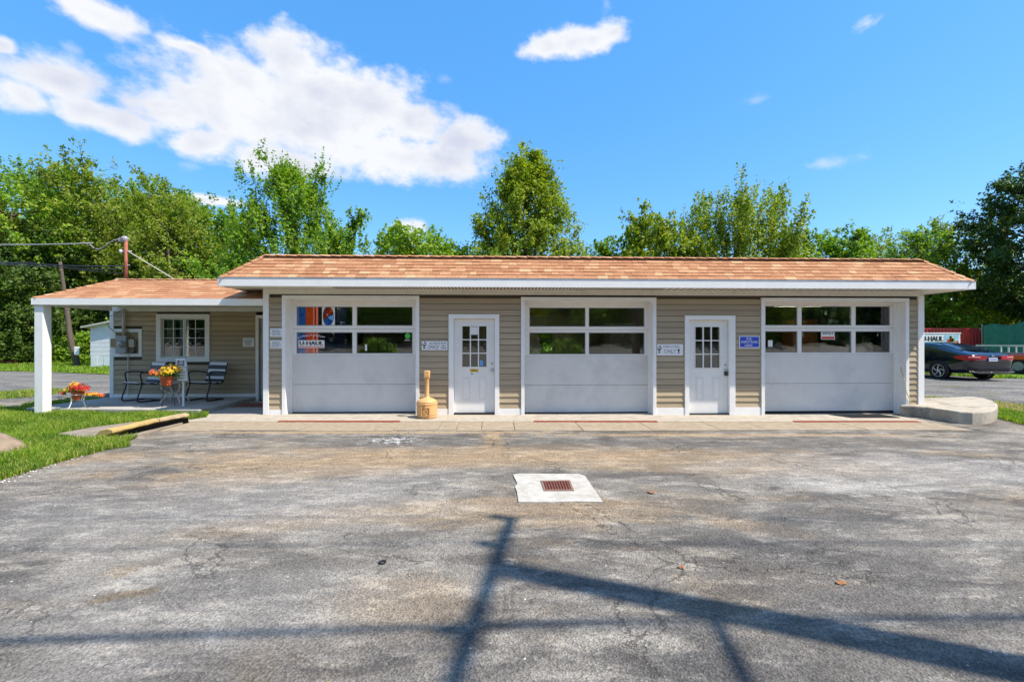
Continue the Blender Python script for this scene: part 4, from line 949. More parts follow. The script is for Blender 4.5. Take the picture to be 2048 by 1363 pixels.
m_ = MB(); m_.box(wm-.0155, wm+.0155, PB-.012, PB+.05, wz0, wz1); obj('mullion', m_, SASH, wf)
# curtain + dark room behind
cur = MB(); n = 26; xs_ = np.linspace(wx0+.05, wx0+.30, n)
vs = []
for i, x in enumerate(xs_):
    yy = PB+.12+.018*math.sin(i*1.5); vs += [(x, yy, wz0-.05), (x+0.02*math.sin(i*1.5), yy, wz1)]
cur.add(vs, [(2*i, 2*i+2, 2*i+3, 2*i+1) for i in range(n-1)]); obj('curtain', cur, mat('white_curtain', (0.6, 0.6, 0.62), 0.8), wf, smooth=True)
m_ = MB(); m_.box(pxl+.1, XL, PB+3.2, PB+3.3, -.1, 2.7); m_.box(pxl+.1, XL, PB+.3, PB+3.2, -.1, -.05); m_.box(pxl, pxl+.1, PB+.141, PB+3.3, -.1, 2.7); obj('porch_room', m_, WALLIN, bld)
# meter board frame
m_ = MB(); c2 = 0.085
m_.box(MX[0], MX[1], PB-.03, PB+.012, MZ[1]-c2, MZ[1]); m_.box(MX[0], MX[1], PB-.03, PB+.012, MZ[0], MZ[0]+c2); m_.box(MX[0], MX[0]+.05, PB-.03, PB+.012, MZ[0]+c2, MZ[1]-c2); m_.box(MX[1]-c2, MX[1], PB-.03, PB+.012, MZ[0]+c2, MZ[1]-c2)
obj('meter_board_frame', m_, WHITE, bld, bevel=0.003)
m_ = MB(); m_.box(MX[0]+.05, MX[1]-c2, PB-.012, PB+.012, MZ[0]+c2, MZ[1]-c2); obj('meter_board', m_, mat('weathered_board', (0.30, 0.22, 0.13), 0.9, var=0.3, vscale=6), bld)
# porch roof
PF = 0.0                                                       # plane of the porch fascia
fx0 = X_at(66, PF); pe0 = P(300, 610, PF)[1]; pe1 = P(300, 596.5, PF)[1]
PRUN = 1.45; prz = P(300, 558, PF+PRUN)[1]; prx = X_at(243, PF+PRUN)-fx0
porch_back = PB+3.3
deck = MB().add([(fx0+.02, PF+.02, pe1-.01), (XL, PF+.02, pe1-.01), (XL, PF+PRUN, prz-.01), (fx0+prx, PF+PRUN, prz-.01), (fx0-0.3, porch_back, pe1-.01), (fx0+prx, porch_back, prz-.01), (XL, porch_back, prz-.01), (XL, porch_back, pe1-.01)],
                [(0,1,2,3), (4,0,3,5), (3,2,6,5), (4,5,6,7), (0,4,7,1)])
proof = obj('porch_roof', deck, MATS['roof_deck'], bld)
psl = math.hypot(PRUN, prz-pe1); pus = Vector((0, PRUN, prz-pe1)).normalized(); rws = 10
def shingle_quad(o, ux, us, length, slope, rows, hl, parent, seed, hr=None):
    r = random.Random(seed); nrm = ux.cross(us).normalized(); rest = MB(); rh = slope/rows
    for i in range(rows):
        u = -r.uniform(0, .2)
        while u < length:
            wd = r.uniform(.2, .36); tv = rtint(r)*0.9
            shingle_geo(rest, o, ux, us, u+.001, u+wd-.001, i*rh-(.02 if i == 0 else 0), (i+1)*rh+.01, nrm, tv, r.uniform(.006, .010), hl, hr or (lambda s: length)); u += wd
    obj('shingles', rest, SHING, parent, kind='stuff')
shingle_quad(Vector((fx0, PF, pe1)), Vector((1, 0, 0)), pus, XL-fx0, psl, rws, lambda s: s*prx/psl, proof, 21)
lus = Vector((prx, 0, prz-pe1)); lsl = lus.length; lus.normalize()
shingle_quad(Vector((fx0, porch_back, pe1)), Vector((0, -1, 0)), lus, porch_back-PF, lsl, rws, lambda s: 0, proof, 22, lambda s: porch_back-PF-s*PRUN/lsl)
caps((fx0, PF, pe1), (fx0+prx, PF+PRUN, prz), 9, proof, 'hip_cap', 0.09, 6, drop=0.03)
caps((fx0+prx, PF+PRUN, prz-.01), (XL-OH-.02, PF+PRUN, prz-.01), 16, proof, seed=7, rest=True, drop=0.03)
trimbox('fascia', fx0, XL-0.001, PF-.022, PF, pe0, pe1); trimbox('fascia', fx0-.022, fx0-.0005, PF-.022, PF+2.0, pe0, pe1-.001)
trimbox('porch_beam', fx0+.06, XL-.002, PF+.03, PF+.20, pe0+.004, pe0+.12)
m_ = MB(); m_.box(fx0, XL-.001, PF+.001, PB+.01, pe0+.11, pe0+.12); obj('porch_ceiling', m_, SOFFIT, bld)
# porch post
pcx = X_at(75.5, 0.10); trimbox('porch_post', pcx, pcx+0.185, 0.02, 0.215, 0.02, pe0+.003, WHITE, bevel=0.012)

# ------------------------------------------------------------------ service mast, meter, wires
mx0 = X_at(252, PB-0.08); my0 = PB-0.08
RPIPE = mat('rusty_red_pipe', (0.30, 0.09, 0.05), 0.7, var=0.3, vscale=9)
ms = thing('service_mast', 'rusty red service mast rising through the porch roof', 'pipe', (mx0, my0, prz))
mtop = P(250, 481, my0)[1]
m_ = MB(); m_.tube([(mx0, my0, prz-.05), (mx0, my0, mtop)], 0.042, 14); obj('mast_pipe', m_, RPIPE, ms, smooth=True)
m_ = MB(); m_.lathe([(.17, 0), (.15, .02), (.06, .05), (.045, .09), (0, .09)], (mx0, my0-.25, prz-.01), 18); obj('roof_flashing', m_, mat('lead_flashing', (0.55, 0.56, 0.58), 0.5), ms)
m_ = MB(); m_.lathe([(.055, -.06), (.075, -.02), (.085, .03), (.07, .075), (.03, .10), (0, .105)], (mx0-.03, my0, mtop+.02), 14); m_.box(mx0-.17, mx0-.03, my0-.05, my0+.05, mtop-.03, mtop+.06)
obj('weatherhead', m_, mat('grey_cast', (0.28, 0.27, 0.30), 0.5), ms, smooth=False, bevel=0.01)
m_ = MB(); zc1 = P(250, 502, my0)[1]; m_.tube([(mx0-.14, my0, zc1), (mx0+.14, my0, zc1)], .014, 8); m_.lathe([(.035, -.04), (.045, 0), (.035, .04), (0, .041)], (mx0-.13, my0, zc1), 10); zc2 = P(250, 530, my0)[1]; m_.tube([(mx0-.06, my0, zc2), (mx0+.09, my0, zc2)], .01, 8); obj('bracket', m_, mat('white_porcelain', (0.6, 0.6, 0.58), 0.4), ms)
def cable(label, pts, r, m, n=14, sag=0, group=None, name='cable'):
    P_ = [Vector(p) for p in pts]; out = []
    for i in range(len(P_)-1):
        for k in range(n): t = k/n; p = P_[i].lerp(P_[i+1], t); p.z -= sag*4*t*(1-t); out.append(p)
    out.append(P_[-1]); m_ = MB(); m_.tube(out, r, 6); return props(obj(name, m_, m, smooth=True), label, 'cable', group)
def pm(px, py, y=None): x, z = P(px, py, my0 if y is None else y); return (x, my0 if y is None else y, z)
GCAB = mat('grey_cable', (0.38, 0.38, 0.38), 0.5); BCAB = mat('black_cable', (0.02, 0.02, 0.022), 0.5)
far_y = my0+2.5
cable('thin grey overhead cable running left from the mast head', [pm(-160, 484, far_y), pm(185, 486)], 0.016, GCAB, sag=0.06)
cable('upper looped drip cable on the mast head', [pm(168, 485), pm(180, 489), pm(190, 498), pm(203, 497), pm(215, 488), pm(228, 480), pm(241, 477)], 0.012, GCAB, 4)
cable('lower looped drip cable on the mast head', [pm(176, 486), pm(186, 495), pm(197, 502), pm(210, 495), pm(222, 486), pm(240, 479)], 0.012, BCAB, 4)
cable('black overhead cable, upper strand of the bundle', [pm(-160, 512, far_y), pm(60, 527), pm(247, 532)], 0.018, BCAB, sag=0.03)
cable('black overhead cable, middle strand of the bundle', [pm(-160, 516, far_y), pm(100, 533), pm(247, 538)], 0.014, BCAB, sag=0.03)
cable('black overhead cable, lower strand of the bundle', [pm(-160, 520, far_y), pm(60, 524), pm(247, 546)], 0.010, BCAB, sag=0.05)
cable('pale guy wire slanting from the mast to the roof', [pm(254, 501), pm(350, 559, PB-.4)], 0.011, mat('pale_wire', (0.55, 0.53, 0.5), 0.6), sag=0)
# meter set
mt = thing('electric_meter', 'grey electric meter box with round glass dome on the porch wall', 'meter', (mx0, PB, 1.3))
yq = PB-.03
def mrect(nm, a, b, c, d, dep, m, bev=.008): m_ = MB(); x0, z1 = P(a, c, yq); x1, z0 = P(b, d, yq); m_.box(x0, x1, yq-dep, yq-.001, z0, z1); return obj(nm, m_, m, mt, bevel=bev)
mrect('meter_box', 238, 258, 671, 706, .11, GREYBOX)
cxm, czm = P(245, 688, yq-.11); vs = MB(); vs.lathe([(.085, 0), (.085, .03), (.075, .035), (.07, .08), (.05, .10), (0, .105)], n=20); m_ = MB(); m_.add([(cxm+v[0], yq-.11-v[2], czm+v[1]) for v in vs.v], [tuple(reversed(f)) for f in vs.f]); obj('meter_dome', m_, mat('meter_glass', (0.35, 0.38, 0.40), 0.1, metal=0.3), mt, smooth=True)
mrect('tan_cover', 224, 237, 677, 694, .05, mat('tan_cover', (0.30, 0.22, 0.10), 0.7)); mrect('phone_box', 261, 272, 678, 694, .07, mat('beige_box', (0.50, 0.43, 0.34), 0.6)); mrect('junction_box', 262, 272, 695, 706, .06, mat('brown_box', (0.15, 0.12, 0.09), 0.7))
m_ = MB(); x, _ = P(250.5, 650, yq); m_.tube([(x, yq-.05, P(250, 671, yq)[1]), (x, yq-.05, P(250, 640, yq)[1]), (x+.01, yq-.05, P(250, 618, yq)[1])], .038, 12); obj('conduit', m_, mat('beige_conduit', (0.50, 0.46, 0.38), 0.6), mt, smooth=True)
m_ = MB(); x, _ = P(258, 700, yq); m_.tube([(x, yq-.03, P(250, 706, yq)[1]), (x, yq-.03, PZ+.05)], .013, 8); obj('ground_conduit', m_, mat('pale_conduit', (0.55, 0.55, 0.52), 0.6), mt)
def wm_(pts, r=.007): m_ = MB(); m_.tube([(P(a, b, yq)[0], yq-.06, P(a, b, yq)[1]) for a, b in pts], r, 6); obj('wire', m_, BCAB, mt, smooth=True)
wm_([(222, 633), (236, 628), (247, 619)]); wm_([(217, 645), (224, 657), (240, 667), (248, 670)]); wm_([(257, 660), (266, 670), (273, 680), (273, 700), (268, 706)]); 

# ------------------------------------------------------------------ signs, notices, stickers
TXT = {}
def text_mesh(s):
    if s in TXT: return TXT[s]
    c = bpy.data.curves.new('txt', 'FONT'); c.body = s; c.align_x = 'CENTER'; c.align_y = 'CENTER'; c.resolution_u = 3
    o = bpy.data.objects.new('txt', c); col.objects.link(o); dg = bpy.context.evaluated_depsgraph_get(); me = bpy.data.meshes.new_from_object(o.evaluated_get(dg))
    bpy.data.objects.remove(o); v = np.array([tuple(q.co) for q in me.vertices]); f = [tuple(p.vertices) for p in me.polygons]; bpy.data.meshes.remove(me)
    v -= (v.max(0)+v.min(0))/2; TXT[s] = (v, f, v[:, 0].max()*2, v[:, 1].max()*2); return TXT[s]
def lettering(s, cx, cz, w_, h_, y, m, parent, name='lettering', slant=0, yaxis=None, bold=0):
    v, f, tw, th_ = text_mesh(s); mb = MB()
    for dx in ((0,) if not bold else (-bold, 0, bold)):
        mb.add([(cx+(q[0]/tw+slant*q[1]/th_)*w_+dx, y-0.0002*abs(dx > 0), cz+q[1]/th_*h_) for q in v], f)
    return obj(name, mb, m, parent)
def board(name, label, cat, px0, px1, py0, py1, y, th=.006, m=PAPER, rot=0):
    x0, z1 = P(px0, py0, y); x1, z0 = P(px1, py1, y); t = thing(name, label, cat, ((x0+x1)/2, y, (z0+z1)/2))
    m_ = MB(); m_.box(x0, x1, y-th, y, z0, z1); obj('panel', m_, m, t, bevel=.001); return t, x0, x1, z0, z1, y-th-.0012
def lines(t, x0, x1, z0, z1, y, n, m=INKG, seed=0, h=.25, word=.03):
    r = random.Random(seed); m_ = MB()
    for i in range(n):
        zc_ = z1-(z1-z0)*(i+.5)/n; hh = (z1-z0)/n*h; x = x0+r.uniform(0, .15)*(x1-x0); e = x1-r.uniform(0, .25)*(x1-x0)
        while x < e:
            wd = r.uniform(.4, 1.4)*word; m_.box(x, min(x+wd, e), y-.0003, y, zc_-hh, zc_+hh); x += wd+word*.35
    obj('print_lines', m_, m, t, kind='stuff')
yS = -0.022
def paw(t, cx, cz, s, y):
    m_ = MB()
    for (dx, dz, rx, rz) in ((0, 0, .028, .020), (-.03, .028, .016, .012), (.03, .03, .018, .012), (.012, .062, .022, .014), (.0, -.045, .024, .014)):
        n = 12; m_.add([(cx+(dx+rx*math.cos(a))*s, y, cz+(dz+rz*math.sin(a))*s) for a in [2*math.pi*k/n for k in range(n)]], [tuple(range(n))])
    obj('paw_print', m_, INK, t)
t, x0, x1, z0, z1, y = board('office_sign', 'hand lettered white office sign beside the left walk door', 'sign', 843.5, 895, 682, 700, yS)
paw(t, x0+.055, (z0+z1)/2, 1.1, y); lettering('ALWAYS', (x0+x1)/2+.0, z1-.05, .24, .055, y, INK, t, slant=.05); lettering('OFFICE', (x0+x1)/2-.03, z0+.065, .24, .075, y, INK, t, slant=.08); lines(t, x1-.15, x1-.02, z0+.02, z1-.02, y, 3, seed=4)
t, x0, x1, z0, z1, y = board('employee_sign', 'white hand lettered employees only sign between bay and door', 'sign', 1314, 1366, 688, 710.5, yS)
paw(t, x0+.05, (z0+z1)/2, 1.15, y); lettering('EMPLOYEES', (x0+x1)/2+.03, z1-.055, .36, .05, y, INKG, t); lettering('ONLY', (x0+x1)/2, z0+.095, .27, .085, y, INKG, t); lettering('!', x1-.10, z0+.095, .035, .10, y, INK, t, bold=.006)
x0, z1 = P(1478, 671.5, yS); x1, z0 = P(1519, 695.5, yS); t = thing('inspection_sign', 'blue inspection sign with white lettering between walk door and right bay', 'sign', ((x0+x1)/2, yS, z0))
m_ = MB(); m_.box(x0, x1, yS-.008, yS, z0, z1); obj('panel', m_, PAPER, t, bevel=.012); m_ = MB(); m_.box(x0+.018, x1-.018, yS-.0095, yS-.0082, z0+.018, z1-.018); obj('blue_field', m_, BLUE, t)
y = yS-.011; lettering('P.A.', (x0+x1)/2, z1-.065, .12, .055, y, PAPER, t, bold=.003); lettering('INSPECTIONS', (x0+x1)/2-.005, (z0+z1)/2, .37, .05, y, PAPER, t, bold=.002); lettering('HERE', (x0+x1)/2-.02, z0+.06, .17, .045, y, PAPER, t, bold=.002)
t, x0, x1, z0, z1, y = board('notice', 'upper white paper notice beside the left corner board', 'notice', 540.5, 564, 656.5, 673, yS); lines(t, x0+.02, x1-.02, z0+.02, z1-.02, y, 6, seed=1)
t, x0, x1, z0, z1, y = board('notice', 'lower white paper notice beside the left corner board', 'notice', 540.5, 564, 680, 696, yS); lines(t, x0+.02, x1-.02, z0+.02, z1-.02, y, 6, seed=2)
t, x0, x1, z0, z1, y = board('notice', 'white paper notice on the porch wall near the door', 'notice', 486, 508.5, 675.5, 693, PB-.022); lines(t, x0+.03, x1-.03, z0+.03, z1-.03, y, 6, seed=3)
# rental stickers in the left bay window
yG = RC+.022
def glass_board(*a, **k): return board(*a, y=yG, th=.003, **k)
t, x0, x1, z0, z1, y = board('rental_sign', 'U-HAUL sticker with red stripe in the left bay window', 'sticker', 597, 649, 680, 695.5, yG, .003)
lettering('U-HAUL', (x0+x1)/2, z1-.065, (x1-x0)*.9, .085, y, INK, t, bold=.007); m_ = MB(); m_.box(x0+.02, x1-.02, y-.0003, y, z0+.018, z0+.038); obj('red_stripe', m_, ORANGE, t)
x0, z1 = P(595, 665.5, yG); x1, z0 = P(649, 679, yG); t = thing('lettering_sticker', 'small white script sticker above the U-HAUL sign', 'sticker', (x0, yG, z0))
lettering('mountain', (x0+x1)/2, (z0+z1)/2-.01, (x1-x0)*.9, .07, yG-.004, mat('sticker_white', (.7, .7, .75), .5), t) if False else None
m_ = MB(); r_ = random.Random(9)
for i in range(46):
    u = i/45; xx = x0+(x1-x0)*u; zz = z0+.045+.05*math.sin(u*3.1)+r_.uniform(-.025, .025); m_.box(xx, xx+.014, yG-.004, yG-.003, zz, zz+r_.uniform(.008, .02))
obj('script_marks', m_, mat('sticker_white', (.7, .7, .75), .5), t, kind='stuff')
def disc(mb, cx, cz, r, y, n=14): mb.add([(cx+r*math.cos(2*math.pi*k/n), y, cz+r*math.sin(2*math.pi*k/n)) for k in range(n)], [tuple(range(n))])
cx_, cz_ = P(815.5, 671.5, yG); t = thing('clover_sticker', 'round green leaf sticker at the right of the left bay window', 'sticker', (cx_, yG, cz_)); m_ = MB()
for a in range(5): disc(m_, cx_+.035*math.cos(a*1.257+.3), cz_+.035*math.sin(a*1.257+.3), .032, yG-.003-.0002*a)
obj('leaves', m_, GREENP, t); lines(t, cx_-.07, cx_+.07, cz_-.11, cz_-.075, yG-.003, 2, PAPER, 5, .3, .02)
t, x0, x1, z0, z1, y = board('small_sticker', 'narrow white sticker low in the left bay window', 'sticker', 730, 734, 688, 701, yG, .003)
t, x0, x1, z0, z1, y = board('open_sign', 'white and red service sticker in the right bay window', 'sticker', 1642, 1669, 663.5, 678.5, yG, .003)
m_ = MB(); m_.box(x0+.012, x1-.012, y-.0003, y, z0+.012, z0+.065); obj('red_field', m_, RED, t); lettering('SERVICE', (x0+x1)/2, z1-.035, (x1-x0)*.8, .045, y, INK, t, bold=.003)
t, x0, x1, z0, z1, y = board('small_sticker', 'white tag stuck at the left of the right bay window', 'sticker', 1536, 1545, 680, 693, yG, .003)
# door stickers
yD = .05
t, x0, x1, z0, z1, y = board('door_sticker', 'yellow and white notice sticker on the left walk door', 'sticker', 939.5, 957, 737, 750, yD-.0005, .002)
m_ = MB(); m_.box(x0+.004, x1-.004, y-.0003, y, (z0+z1)/2, z1-.006); obj('yellow_field', m_, YELLOWP, t); lines(t, x0+.01, x1-.01, (z0+z1)/2+.01, z1-.02, y-.0006, 2, INK, 3, .3, .03); 
m_ = MB(); disc(m_, x0+.05, z0+.032, .018, y-.0003); obj('blot', m_, INK, t)
t, x0, x1, z0, z1, y = board('paper_sheet', 'white sheet taped in the top pane of the left walk door', 'notice', 941.5, 956, 653, 669, yD+.019, .002)
t, x0, x1, z0, z1, y = board('door_sticker', 'pale blue sticker in the bottom pane of the left walk door', 'sticker', 959.5, 966, 720, 731.5, yD+.019, .002, LBLUE)

# mat, cord
x0, y0 = G(1716, 823, -.1); mt_ = [( X_at(1722, 0.02), -0.02), (X_at(1795, 0.1)+.1, .0), (X_at(1812, 0)-.05, -.42), (X_at(1750, -.4), -.44)]
t = thing('rubber_mat', 'black woven rubber mat before the right bay door', 'mat', (8.1, -.2, -.09)); m_ = MB()
q0, q1, q2, q3 = (7.55, 0.02), (8.75, .03), (8.85, -.42), (7.75, -.42)
for i in range(24):
    a, b = (i+.15)/24, (i+.75)/24; p = [lerp2(q0, q1, a), lerp2(q0, q1, b), lerp2(q3, q2, b), lerp2(q3, q2, a)]; m_.prism(p[::-1], -.076, -.062)
for i in range(9):
    a, b = (i+.15)/9, (i+.7)/9; p = [lerp2(q0, q3, a), lerp2(q1, q2, a), lerp2(q1, q2, b), lerp2(q0, q3, b)]; m_.prism(p[::-1], -.0755, -.066)
obj('weave', m_, BLACK, t, kind='stuff')
cable('yellow cord hanging down the right bay jamb', [(X_at(1800, .12), .10, 1.0), (X_at(1803, .05), .06, .9), (X_at(1808, -.05), -.055, .72), (X_at(1812, -.06), -.07, .45), (X_at(1822, -.05), -.06, .2), (X_at(1830, -.05), -.06, .17)], .008, mat('yellow_cord', (.6, .5, .2), .6), 4, name='cord')
m_ = MB(); m_.box(SLR+.05, XL-.05, 1.1, 1.75, .013, .028); props(obj('door_mat', m_, mat('brick_mat', (.22, .08, .05), .95, var=.3, vscale=30, bump=.8, bscale=120), bevel=.004), 'reddish brown door mat at the porch entry', 'mat')

# ash receptacle
x0, y0 = G(854, 835, -.02); y0 = max(y0, -.5); t = thing('ash_receptacle', 'tan bottle shaped cigarette receptacle beside the left bay door', 'ash bin', (x0, y0, gz(x0, y0)))
gzb = gz(x0, y0)+.014
m_ = MB(); m_.lathe([(.185, 0), (.205, .02), (.205, .06), (.215, .075), (.215, .27), (.222, .285), (.222, .315), (.205, .325)], (x0, y0, gzb), 32); obj('base', m_, TAN, t, smooth=False, bevel=.004)
m_ = MB(); m_.lathe([(.212, .326), (.205, .345), (.16, .385), (.10, .41), (.055, .425), (.046, .45), (.042, .80), (.05, .82), (.062, .84), (.066, .95), (.062, .985), (.0, .99)], (x0, y0, gzb), 28); obj('neck', m_, TAN, t, smooth=True)
m_ = MB(); m_.box(x0-.05, x0+.05, y0-.075, y0-.05, gzb+.85, gzb+.985); obj('cap_front', m_, TAN, t, bevel=.008)
m_ = MB(); fy = y0-.222
for (a, b, c, d) in [(-.09, .09, .065, .08), (-.09, .09, .225, .24), (-.09, -.075, .08, .225), (.075, .09, .08, .225)]: m_.box(x0+a, x0+b, fy-.008, fy+.04, gzb+c, gzb+d)
obj('emblem_frame', m_, TAN, t, bevel=.003)
m_ = MB(); m_.tube([(x0+.045*math.cos(a), fy-.001, gzb+.152+.045*math.sin(a)) for a in [2*math.pi*k/16 for k in range(16)]], .007, 6, closed=True); m_.tube([(x0-.03, fy-.002, gzb+.17), (x0, fy-.004, gzb+.135), (x0+.03, fy-.002, gzb+.17)], .006, 6); obj('emblem', m_, TAN, t)
m_ = MB(); m_.lathe([(.02, 0), (.02, .03), (.0, .03)], (x0, y0-.235, gzb+.29), 10); obj('latch', m_, TAN, t)

# ------------------------------------------------------------------ porch furniture
def arc_pts(pts, n=6):
    """Catmull-Rom through pts"""
    P_ = [Vector(p) for p in pts]; P_ = [P_[0]*2-P_[1]]+P_+[P_[-1]*2-P_[-2]]; out = []
    for i in range(1, len(P_)-2):
        a, b, c, d = P_[i-1:i+3]
        for k in range(n): t = k/n; out.append(0.5*((2*b)+(c-a)*t+(2*a-5*b+4*c-d)*t*t+(-a+3*b-3*c+d)*t**3))
    out.append(P_[-2]); return out
STRW = mat('white_vinyl_strap', (0.62, 0.62, 0.64), .5, var=.04); STRB = mat('black_vinyl_strap', (0.012, 0.012, 0.016), .45)
def make_chair(label, loc, rz):
    t = thing('patio_chair', label, 'chair', loc, 'striped patio chairs on the porch', local=True); t.rotation_euler = (0, 0, rz); hw = .27
    for s in (-1, 1):
        m_ = MB(); x = s*hw
        m_.tube(arc_pts([(x, .18, .015), (x, -.05, .015), (x, -.24, .03), (x, -.25, .12), (x, -.17, .40), (x, -.20, .60), (x, -.12, .645), (x, .12, .63), (x, .26, .60)], 5), .0155, 8); obj('side_frame', m_, BLACKM, t, smooth=True)
    m_ = MB(); m_.tube([(-hw, .18, .015), (hw, .18, .015)], .0125, 8); obj('floor_bar', m_, BLACKM, t, smooth=True); m_ = MB()
    m_.tube([(-hw, -.24, .40), (hw, -.24, .40)], .012, 8)
    for s in (-1, 1): m_.tube(arc_pts([(s*.24, -.24, .41), (s*.24, .1, .37), (s*.24, .20, .40), (s*.24, .26, .60), (s*.24, .33, .84)], 5), .011, 8); 
    m_.tube([(-.24, .33, .84), (.24, .33, .84)], .011, 8); obj('seat_frame', m_, BLACKM, t, smooth=True)
    path = arc_pts([(0, -.25, .425), (0, -.10, .40), (0, .10, .385), (0, .20, .41), (0, .245, .52), (0, .29, .68), (0, .34, .855)], 6)
    n = len(path)-1; nb = 12; per = n/nb
    for i in range(nb):
        a = path[int(round(i*per))]; b = path[int(round((i+1)*per))]; d = (b-a); nn = Vector((0, -d.z, d.y)).normalized(); m_ = MB()
        w_ = .245; a = a+d*.03; b = b-d*.03
        vs = [Vector((-w_, a.y, a.z)), Vector((w_, a.y, a.z)), Vector((w_, b.y, b.z)), Vector((-w_, b.y, b.z))]; m_.add([v+nn*.014 for v in vs]+[v-nn*.004 for v in vs], [(0,1,2,3), (7,6,5,4), (0,4,5,1), (1,5,6,2), (2,6,7,3), (3,7,4,0)])
        obj('strap', m_, STRW if i % 2 == (0 if i < 6 else 1) else STRB, t, bevel=.004)
    return t
c1 = P(284, 795, 1.55); 
make_chair('striped patio chair left of the small table under the window', (X_at(286, 1.55), 1.55, PZ), R(-24)).scale = (1.12,)*3
make_chair('striped patio chair right of the small table near the notice', (X_at(413, 1.65), 1.65, PZ), R(-14)).scale = (1.12,)*3
# side table
IVORY = mat('ivory_metal', (0.62, 0.54, 0.46), .5)
tx, ty = X_at(350, 1.2), 1.2; t = thing('patio_table', 'small round ivory metal table with curled legs', 'table', (tx, ty, PZ), local=True)
m_ = MB(); m_.lathe([(.29, .475), (.30, .48), (.30, .495), (.29, .50), (.0, .50)], n=30); obj('tabletop', m_, mat('ivory_mesh_top', (.42, .36, .30), .6), t)
for k in range(4):
    a = R(45+90*k+8); dx, dy = math.cos(a), math.sin(a); m_ = MB(); m_.tube(arc_pts([(dx*q, dy*q, z_) for q, z_ in ((.27, .47), (.275, .38), (.2, .29), (.11, .25), (.2, .16), (.27, .06), (.29, .012))], 5), .018, 8); obj('leg', m_, IVORY, t, smooth=True)
m_ = MB(); m_.tube([(.115*math.cos(a), .115*math.sin(a), .25) for a in [2*math.pi*i/20 for i in range(20)]], .01, 6, closed=True); obj('ring', m_, IVORY, t, smooth=True)

def flower_mass(mb_leaf, mb_fl, c, rad, n_leaf, n_fl, seed, tints, flat=.8):
    r = random.Random(seed)
    for i in range(n_leaf):
        d = Vector((r.gauss(0, 1), r.gauss(0, 1), r.gauss(0, .8))).normalized()*rad*r.uniform(.3, 1); d.z = abs(d.z)*flat-.02; p = Vector(c)+d
        u = Vector((r.gauss(0, 1), r.gauss(0, 1), r.gauss(0, 1))).normalized()*.022; v = u.cross(Vector((r.gauss(0, 1), r.gauss(0, 1), r.gauss(0, 1)))).normalized()*.014
        mb_leaf.add([p-u, p-v, p+u, p+v], [(0,1,2,3)], r.random()*.8)
    for i in range(n_fl):
        d = Vector((r.gauss(0, 1), r.gauss(-.2, 1), abs(r.gauss(0, .8)))).normalized()*rad*r.uniform(.75, 1.1); d.z *= flat; p = Vector(c)+d; nrm = (d+Vector((0, -.08, .06))).normalized()
        a = nrm.orthogonal().normalized(); b = nrm.cross(a); s = r.uniform(.014, .026); tv = r.choice(tints)
        for k in range(5):
            an = 2*math.pi*k/5; q = p+(a*math.cos(an)+b*math.sin(an))*s; e = (a*math.cos(an)+b*math.sin(an))*s*.9; f = (a*-math.sin(an)+b*math.cos(an))*s*.65
            mb_fl.add([p, q-f*.8+nrm*.006, q+e+nrm*.002, q+f*.8+nrm*.006], [(0,1,2,3)], tv)
PETAL = leafmat('petals', [(.45, .015, .02), (.62, .10, .05), (.75, .27, .03), (.85, .52, .03)], .2)
# pot on a wire stand by the sign
sx, sy = X_at(333, .42), .42; t = thing('flower_pot', 'orange pot of yellow and coral flowers beside the sign post', 'flower pot', (sx, sy, .5), local=True)
m_ = MB(); m_.lathe([(.09, .0), (.095, .01), (.125, .17), (.14, .175), (.14, .21), (.125, .21), (.11, .17), (0, .165)], n=24); obj('pot', m_, TERRA, t, smooth=False)
lf, fl_ = MB(), MB(); flower_mass(lf, fl_, (0, 0, .22), .24, 420, 0, 3, [0]); flower_mass(lf, fl_, (.10, -.02, .30), .20, 120, 60, 4, [.9, 1, 1, .85], .9); flower_mass(lf, fl_, (-.16, -.02, .24), .17, 120, 60, 5, [.3, .4, .55, .45], .9)
obj('foliage', lf, LEAF_MID, t); obj('blossoms', fl_, PETAL, t)
t.location = (sx, sy, .60)
st = thing('plant_stand', 'thin black wire plant stand under the orange pot', 'plant stand', (sx, sy, PZ), local=True)
m_ = MB(); m_.tube([(.12*math.cos(a), .12*math.sin(a), .478) for a in [2*math.pi*i/20 for i in range(20)]], .006, 6, closed=True); m_.box(-.12, .12, -.005, .005, .472, .484); obj('ring', m_, BLACKM, st)
for k in range(3): a = R(30+120*k); m_ = MB(); m_.tube([(.12*math.cos(a), .12*math.sin(a), .48), (.15*math.cos(a), .15*math.sin(a), 0)], .0045, 6); obj('leg', m_, BLACKM, st)
# red pot on white stand at the slab edge
sx, sy = X_at(152, .38), .42; st = thing('plant_stand', 'white bent wire plant stand at the left porch edge', 'plant stand', (sx, sy, PZ), local=True); WM = mat('white_wire', (.72, .70, .68), .4)
m_ = MB(); m_.tube([(.13*math.cos(a), .13*math.sin(a), .30) for a in [2*math.pi*i/20 for i in range(20)]], .009, 6, closed=True); m_.box(-.13, .13, -.008, .008, .16, .175); m_.tube([(-.125, -.02, .30), (-.10, -.02, .175), (.10, -.02, .175), (.125, -.02, .30)], .009, 6); obj('ring', m_, WM, st)
for (dx, dy) in ((-.13, -.03), (-.04, -.12), (.12, .03), (.02, .13)): m_ = MB(); m_.tube(arc_pts([(dx, dy, .30), (dx*.9, dy*.9, .15), (dx*1.25, dy*1.25, .02), (dx*1.55, dy*1.5, .008)], 4), .009, 6); obj('leg', m_, WM, st, smooth=True)
t = thing('flower_pot', 'red pot of trailing red and yellow flowers on the white stand', 'flower pot', (sx, sy, PZ+.18), local=True)
m_ = MB(); m_.lathe([(.075, 0), (.08, .01), (.115, .17), (.13, .175), (.13, .20), (.11, .20), (0, .16)], n=24); obj('pot', m_, TERRA, t)
